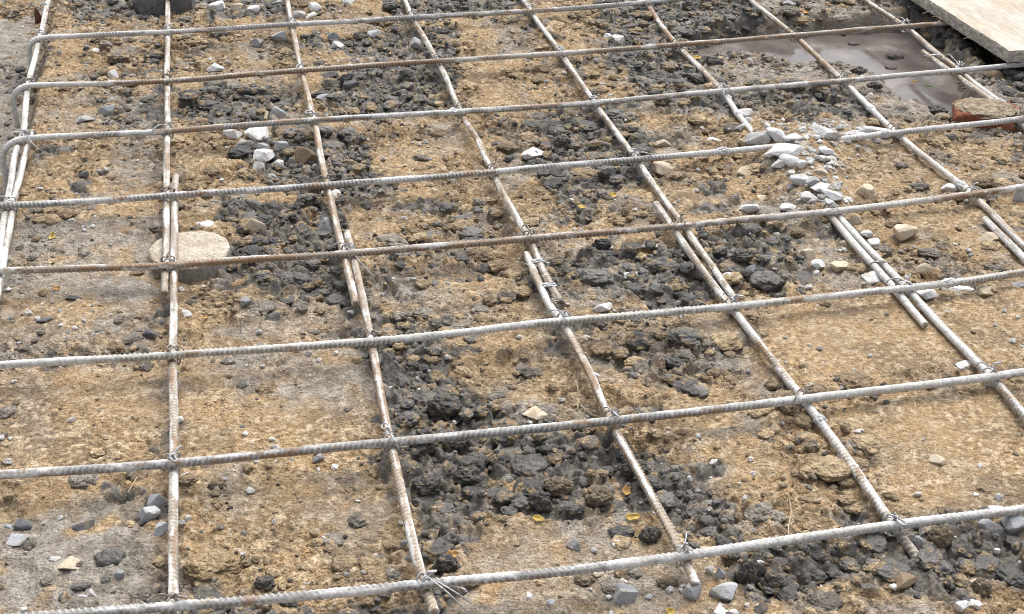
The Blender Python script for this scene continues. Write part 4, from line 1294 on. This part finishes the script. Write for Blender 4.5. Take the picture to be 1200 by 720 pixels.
c = mixc(nt, c, (.40, .30, .19), ramp(nt, n3.outputs['Fac'], [(.46, 0), (.66, .75)]).outputs[0])
c = mixc(nt, c, (.60, .58, .55), ramp(nt, n3.outputs['Fac'], [(.28, .7), (.42, 0)]).outputs[0])
c = mixc(nt, c, ramp(nt, n2.outputs['Fac'], [(.3, .82), (.7, 1.12)]).outputs[0], 1.0, 'MULTIPLY')
nt.links.new(c, b.inputs['Base Color']); b.inputs['Roughness'].default_value = .8
bump(nt, b, [(n1.outputs['Fac'], .25, .002), (n2.outputs['Fac'], .3, .0006)])
BFACE = m
BEDGE = plain_mat('board_edge', (.30, .275, .24), (.62, .57, .49), 55., .9, .7, .002, (1, 1, 2.5))
NU, NW, NZ = 420, 120, 6
LU, LW = 1.10, .62
su = np.linspace(0, LU, NU); sw_ = np.linspace(0, LW, NW)
prm = [(s, 0., 0) for s in su] + [(LU, s, 1) for s in sw_[1:]] + [(s, LW, 2) for s in su[::-1][1:]] + [(0, s, 3) for s in sw_[::-1][1:-1]]
prm = np.array(prm); n = len(prm)
rings = []
cen = np.array([LU / 2, LW / 2])
for k in range(NZ + 1):
    z = TH * k / NZ
    jag = .0032 * fbm(prm[:, 0] * 30 + prm[:, 1] * 30 + 2, prm[:, 2] * 7 + z * 40, 201, 3) + .0016 * perlin(prm[:, 0] * 160 + prm[:, 1] * 160, z * 260, 205)
    jag += -.0045 * np.clip(perlin(prm[:, 0] * 14 + prm[:, 1] * 9, z * 50 + 5, 208) - .25, 0, 1)
    if k in (0, NZ): jag -= .0008
    nu_ = np.where(prm[:, 2] == 1, 1, np.where(prm[:, 2] == 3, -1, 0)); nw_ = np.where(prm[:, 2] == 0, -1, np.where(prm[:, 2] == 2, 1, 0))
    uu = prm[:, 0] + nu_ * jag; ww = prm[:, 1] + nw_ * jag
    rings.append(A + np.outer(uu, u) + np.outer(ww, w_) + np.outer(np.full(n, z - TH) + .0006 * perlin(prm[:, 0] * 9, prm[:, 1] * 9, 3), [0, 0, 1.]))
V = np.vstack(rings); Q = []
for k in range(NZ):
    j = np.arange(n); Q.append(np.stack([k * n + j, k * n + (j + 1) % n, (k + 1) * n + (j + 1) % n, (k + 1) * n + j], 1))
Q = np.vstack(Q).astype(np.int32)
if np.dot(np.cross(u, w_), [0, 0, 1]) < 0: Q = Q[:, ::-1]
ct = A + u * LU / 2 + w_ * LW / 2
V = np.vstack([V, ct, ct - [0, 0, TH]])
j = np.arange(n); top = np.stack([np.full(n, len(V) - 2), NZ * n + j, NZ * n + (j + 1) % n], 1); bt = np.stack([np.full(n, len(V) - 1), (j + 1) % n, j], 1)
T = np.vstack([top, bt]).astype(np.int32)
if np.dot(np.cross(u, w_), [0, 0, 1]) < 0: T = T[:, ::-1]
me = mesh_np('board_panel', V - A, [Q, T], smooth=False)
bo = bpy.data.objects.new('wooden_board', None); col.objects.link(bo); bo.location = [float(q) for q in A]
tag(bo, 'pale weathered plywood board with ragged grey edge resting on the bars, top right corner', 'board')
pn_ = obj('board_panel', me, [BFACE, BEDGE], parent=bo)
mi = np.zeros(len(Q) + len(T), np.int32); mi[:len(Q)] = 1; me.polygons.foreach_set('material_index', mi)
WOOD = plain_mat('splinter_wood', (.48, .37, .23), (.66, .56, .42), 60., .85, .3, .0006)
for (s, L, an) in ((.14, .016, .5), (.26, .022, -.5), (.275, .015, .9), (.31, .018, .2), (.55, .014, -.3)):
    st = u * s - np.array([0, 0, TH - .003]) + w_ * .002
    d = -w_ * math.cos(an) + u * math.sin(an) - np.array([0, 0, .25])
    C = dense([st, st + d * L * .5 + [0, 0, .001], st + d * L])
    V, q, cp = tube(C, (np.linspace(.0013, .0004, len(C))[:, None] * np.ones((1, 5))), 5)
    obj('splinter', mesh_np('splinter', V, [q, cp]), WOOD, parent=bo)

# ------------------------------------------------------------------ leaves, straws and scraps
LEAFY = plain_mat('yellow_leaf', (.40, .26, .045), (.52, .37, .10), 90., .6, .2, .0004)
LEAFO = plain_mat('ochre_leaf', (.34, .18, .06), (.48, .29, .11), 90., .7, .2, .0004)
LEAFG = plain_mat('green_leaf', (.08, .15, .04), (.14, .22, .06), 90., .6, .2, .0004)
for (x, y, L, W, an, mt, lab) in (
        (61, 277, 11, 5, 1.4, LEAFY, 'bright yellow leaf scrap standing on grey soil near the left edge'),
        (507, 443, 11, 6, .6, LEAFY, 'yellow leaf on sand between third and fourth long bars, below the sixth cross bar'),
        (847, 395, 12, 7, 1.6, LEAFY, 'yellow leaf on dark soil just left of the fifth long bar'),
        (735, 575, 15, 7, 1.3, LEAFO, 'pointed ochre leaf upright among mud clods beside the fourth long bar'),
        (742, 606, 17, 7, .15, LEAFY, 'golden leaf lying flat in mud left of the fourth long bar'),
        (631, 608, 14, 6, -.2, LEAFY, 'yellow leaf beneath a dark clod at bottom centre'),
        (785, 717, 10, 7, 2.1, LEAFY, 'yellow leaf cut by the bottom edge below the bottom cross bar'),
        (817, 68, 11, 4, -.2, LEAFY, 'narrow yellow leaf at the left end of the puddle'),
        (719, 229, 7, 6, .9, LEAFY, 'small yellow leaf between fourth and fifth long bars, below fourth cross bar'),
        (682, 243, 9, 5, .1, LEAFY, 'small yellow leaf on dark mud above the fifth cross bar'),
        (240, 372, 9, 4, .1, LEAFO, 'orange leaf scrap below the round concrete spacer'),
        (453, 385, 7, 8, 1.2, LEAFO, 'pale ochre leaf in the mud just above the sixth cross bar'),
        (530, 651, 15, 8, .4, LEAFO, 'pale ochre leaf on clods right of third long bar near bottom'),
        (945, 15, 9, 5, .5, LEAFO, 'ochre leaf between seventh and eighth long bars at the top edge'),
        (1072, 97, 7, 4, .1, LEAFY, 'tiny yellow leaf on the puddle below the third cross bar'),
        (1089, 103, 8, 5, .4, LEAFG, 'bright green leaf at the puddle edge'),
        (67, 338, 9, 4, .2, LEAFO, 'ochre leaf scrap below the fifth cross bar near the left edge')):
    p = on_ground(x, y); D = depth(p)
    p = on_ground(x, y, .003)
    l = L * D / F * .53; w = W * D / F * .66
    nu, nw = 14, 7
    t = np.linspace(-1, 1, nu); sgrid = np.linspace(-1, 1, nw)
    TT, SS = np.meshgrid(t, sgrid, indexing='ij')
    wid = np.clip(1 - np.abs(TT) ** 2.2, 0, 1) ** .8 * (1 - .25 * TT) * (1 + .45 * perlin(TT * 2.2 + x, SS * .6 + y, 3))
    up = .30 * l * TT ** 2 + .35 * w * np.abs(SS) * wid + .10 * l * np.sin(TT * 4 + x) + .12 * w * perlin(TT * 3 + y, SS * 2, 5)
    lo = np.stack([TT * l, SS * wid * w, up], -1).reshape(-1, 3)
    e1 = right * math.cos(an) + fwd * math.sin(an); e2 = np.cross([0, 0, 1.], e1)
    tl = rng.uniform(.15, .6)
    nrm = np.array([0, 0, 1.]) * math.cos(tl) - fwd * math.sin(tl); e1 = e1 - nrm * (e1 @ nrm); e1 /= np.linalg.norm(e1); e2 = np.cross(nrm, e1)
    P = lo @ np.stack([e1, e2, nrm])
    P = np.vstack([P, P - nrm * .0005])
    i = np.arange(nu - 1)[:, None] * nw + np.arange(nw - 1)[None]
    q = np.stack([i, i + nw, i + nw + 1, i + 1], -1).reshape(-1, 4); off = nu * nw
    brd = list(range(0, nw)) + [r_ * nw + nw - 1 for r_ in range(1, nu)] + [(nu - 1) * nw + c_ for c_ in range(nw - 2, -1, -1)] + [r_ * nw for r_ in range(nu - 2, 0, -1)]
    brd = np.array(brd); side = np.stack([brd, np.roll(brd, -1), np.roll(brd, -1) + off, brd + off], 1)
    o = obj('leaf', mesh_np('leaf', P, [q.astype(np.int32), (q[:, ::-1] + off).astype(np.int32), side.astype(np.int32)]), mt, loc=p)
    tag(o, lab, 'leaf', 'fallen leaves on the soil')

STRAW = plain_mat('dry_straw', (.42, .34, .22), (.56, .48, .34), 90., .8, .2, .0004)
for (pts, r, nm, lab, cat) in (
        ([(925, 586), (927, 600), (924, 618), (924, 640)], .0007, 'dry_stalk', 'thin dry grass stalk crossing above the bottom cross bar', 'stalk'),
        ([(163, 556), (155, 570), (147, 583)], .0006, 'dry_stalk', 'thin dry stalk left of second long bar, below the seventh cross bar', 'stalk'),
        ([(676, 452), (678, 465), (677, 480)], .0007, 'dry_root', 'thin pale root beside the fourth long bar above the seventh cross bar', 'root'),
        ([(681, 476), (690, 484), (698, 489)], .0007, 'dry_root', 'pale root lying just above the seventh cross bar, left of fourth long bar', 'root'),
        ([(311, 141), (313, 132)], .0036, 'wooden_peg', 'short tan wooden peg beside a grey stone near the third cross bar', 'peg'),
        ([(414, 352), (437, 372)], .0008, 'dry_stalk', 'thin stalk on the mud right of the third long bar lap', 'stalk')):
    P = [on_ground(a, b_, .002 + (.012 if nm == 'wooden_peg' and i_ else 0)) + np.array([0, 0, .001]) for i_, (a, b_) in enumerate(pts)]
    c = P[0].copy()
    C = dense(P); k = 8 if r > .002 else 5
    V, q, cp = tube(C, r, k)
    o = obj(nm, mesh_np(nm, V - c, [q, cp]), STRAW, loc=c)
    tag(o, lab, cat)

SHARD = plain_mat('rusty_shard', (.085, .032, .022), (.17, .07, .045), 80., .7, .4, .001)
v, bf = angular(4242, 10)
p, q = place(45, 19, 9, 18, v, .15)
tag(obj('rusty_shard', mesh_np('rusty_shard', q, bf), SHARD, loc=p), 'dark red-brown shard left of the far left bar near the top edge', 'shard')

# ------------------------------------------------------------------ light
wld = bpy.data.worlds.new('World'); scene.world = wld; wld.use_nodes = True
nt = wld.node_tree; bg = nt.nodes['Background']
sky = nt.nodes.new('ShaderNodeTexSky'); sky.sky_type = 'NISHITA'; sky.sun_disc = False
EL, AZ = math.radians(60), math.radians(58)       # AZ: direction the light comes from, anticlockwise from +x
sky.sun_elevation = EL; sky.sun_rotation = math.pi / 2 - AZ
sky.dust_density = 3.0; sky.air_density = 1.0
hs = nt.nodes.new('ShaderNodeHueSaturation'); hs.inputs['Saturation'].default_value = .34
nt.links.new(sky.outputs[0], hs.inputs['Color']); nt.links.new(hs.outputs[0], bg.inputs[0])
bg.inputs[1].default_value = .115
sl = bpy.data.lights.new('sun', 'SUN'); sl.energy = 2.4; sl.angle = math.radians(55); sl.color = (1, .985, .96)
so = bpy.data.objects.new('sun', sl); col.objects.link(so)
dirv = Vector((math.cos(AZ) * math.cos(EL), math.sin(AZ) * math.cos(EL), math.sin(EL)))
so.rotation_euler = dirv.to_track_quat('Z', 'Y').to_euler()

scene.view_settings.view_transform = 'Standard'
scene.view_settings.look = 'None'
scene.view_settings.exposure = 0.8
scene.cycles.pixel_filter_type = 'BLACKMAN_HARRIS'
scene.cycles.filter_width = 1.0
scene.view_settings.gamma = 1
scene.view_settings.use_curve_mapping = False
scene.render.resolution_x = 1024; scene.render.resolution_y = 614
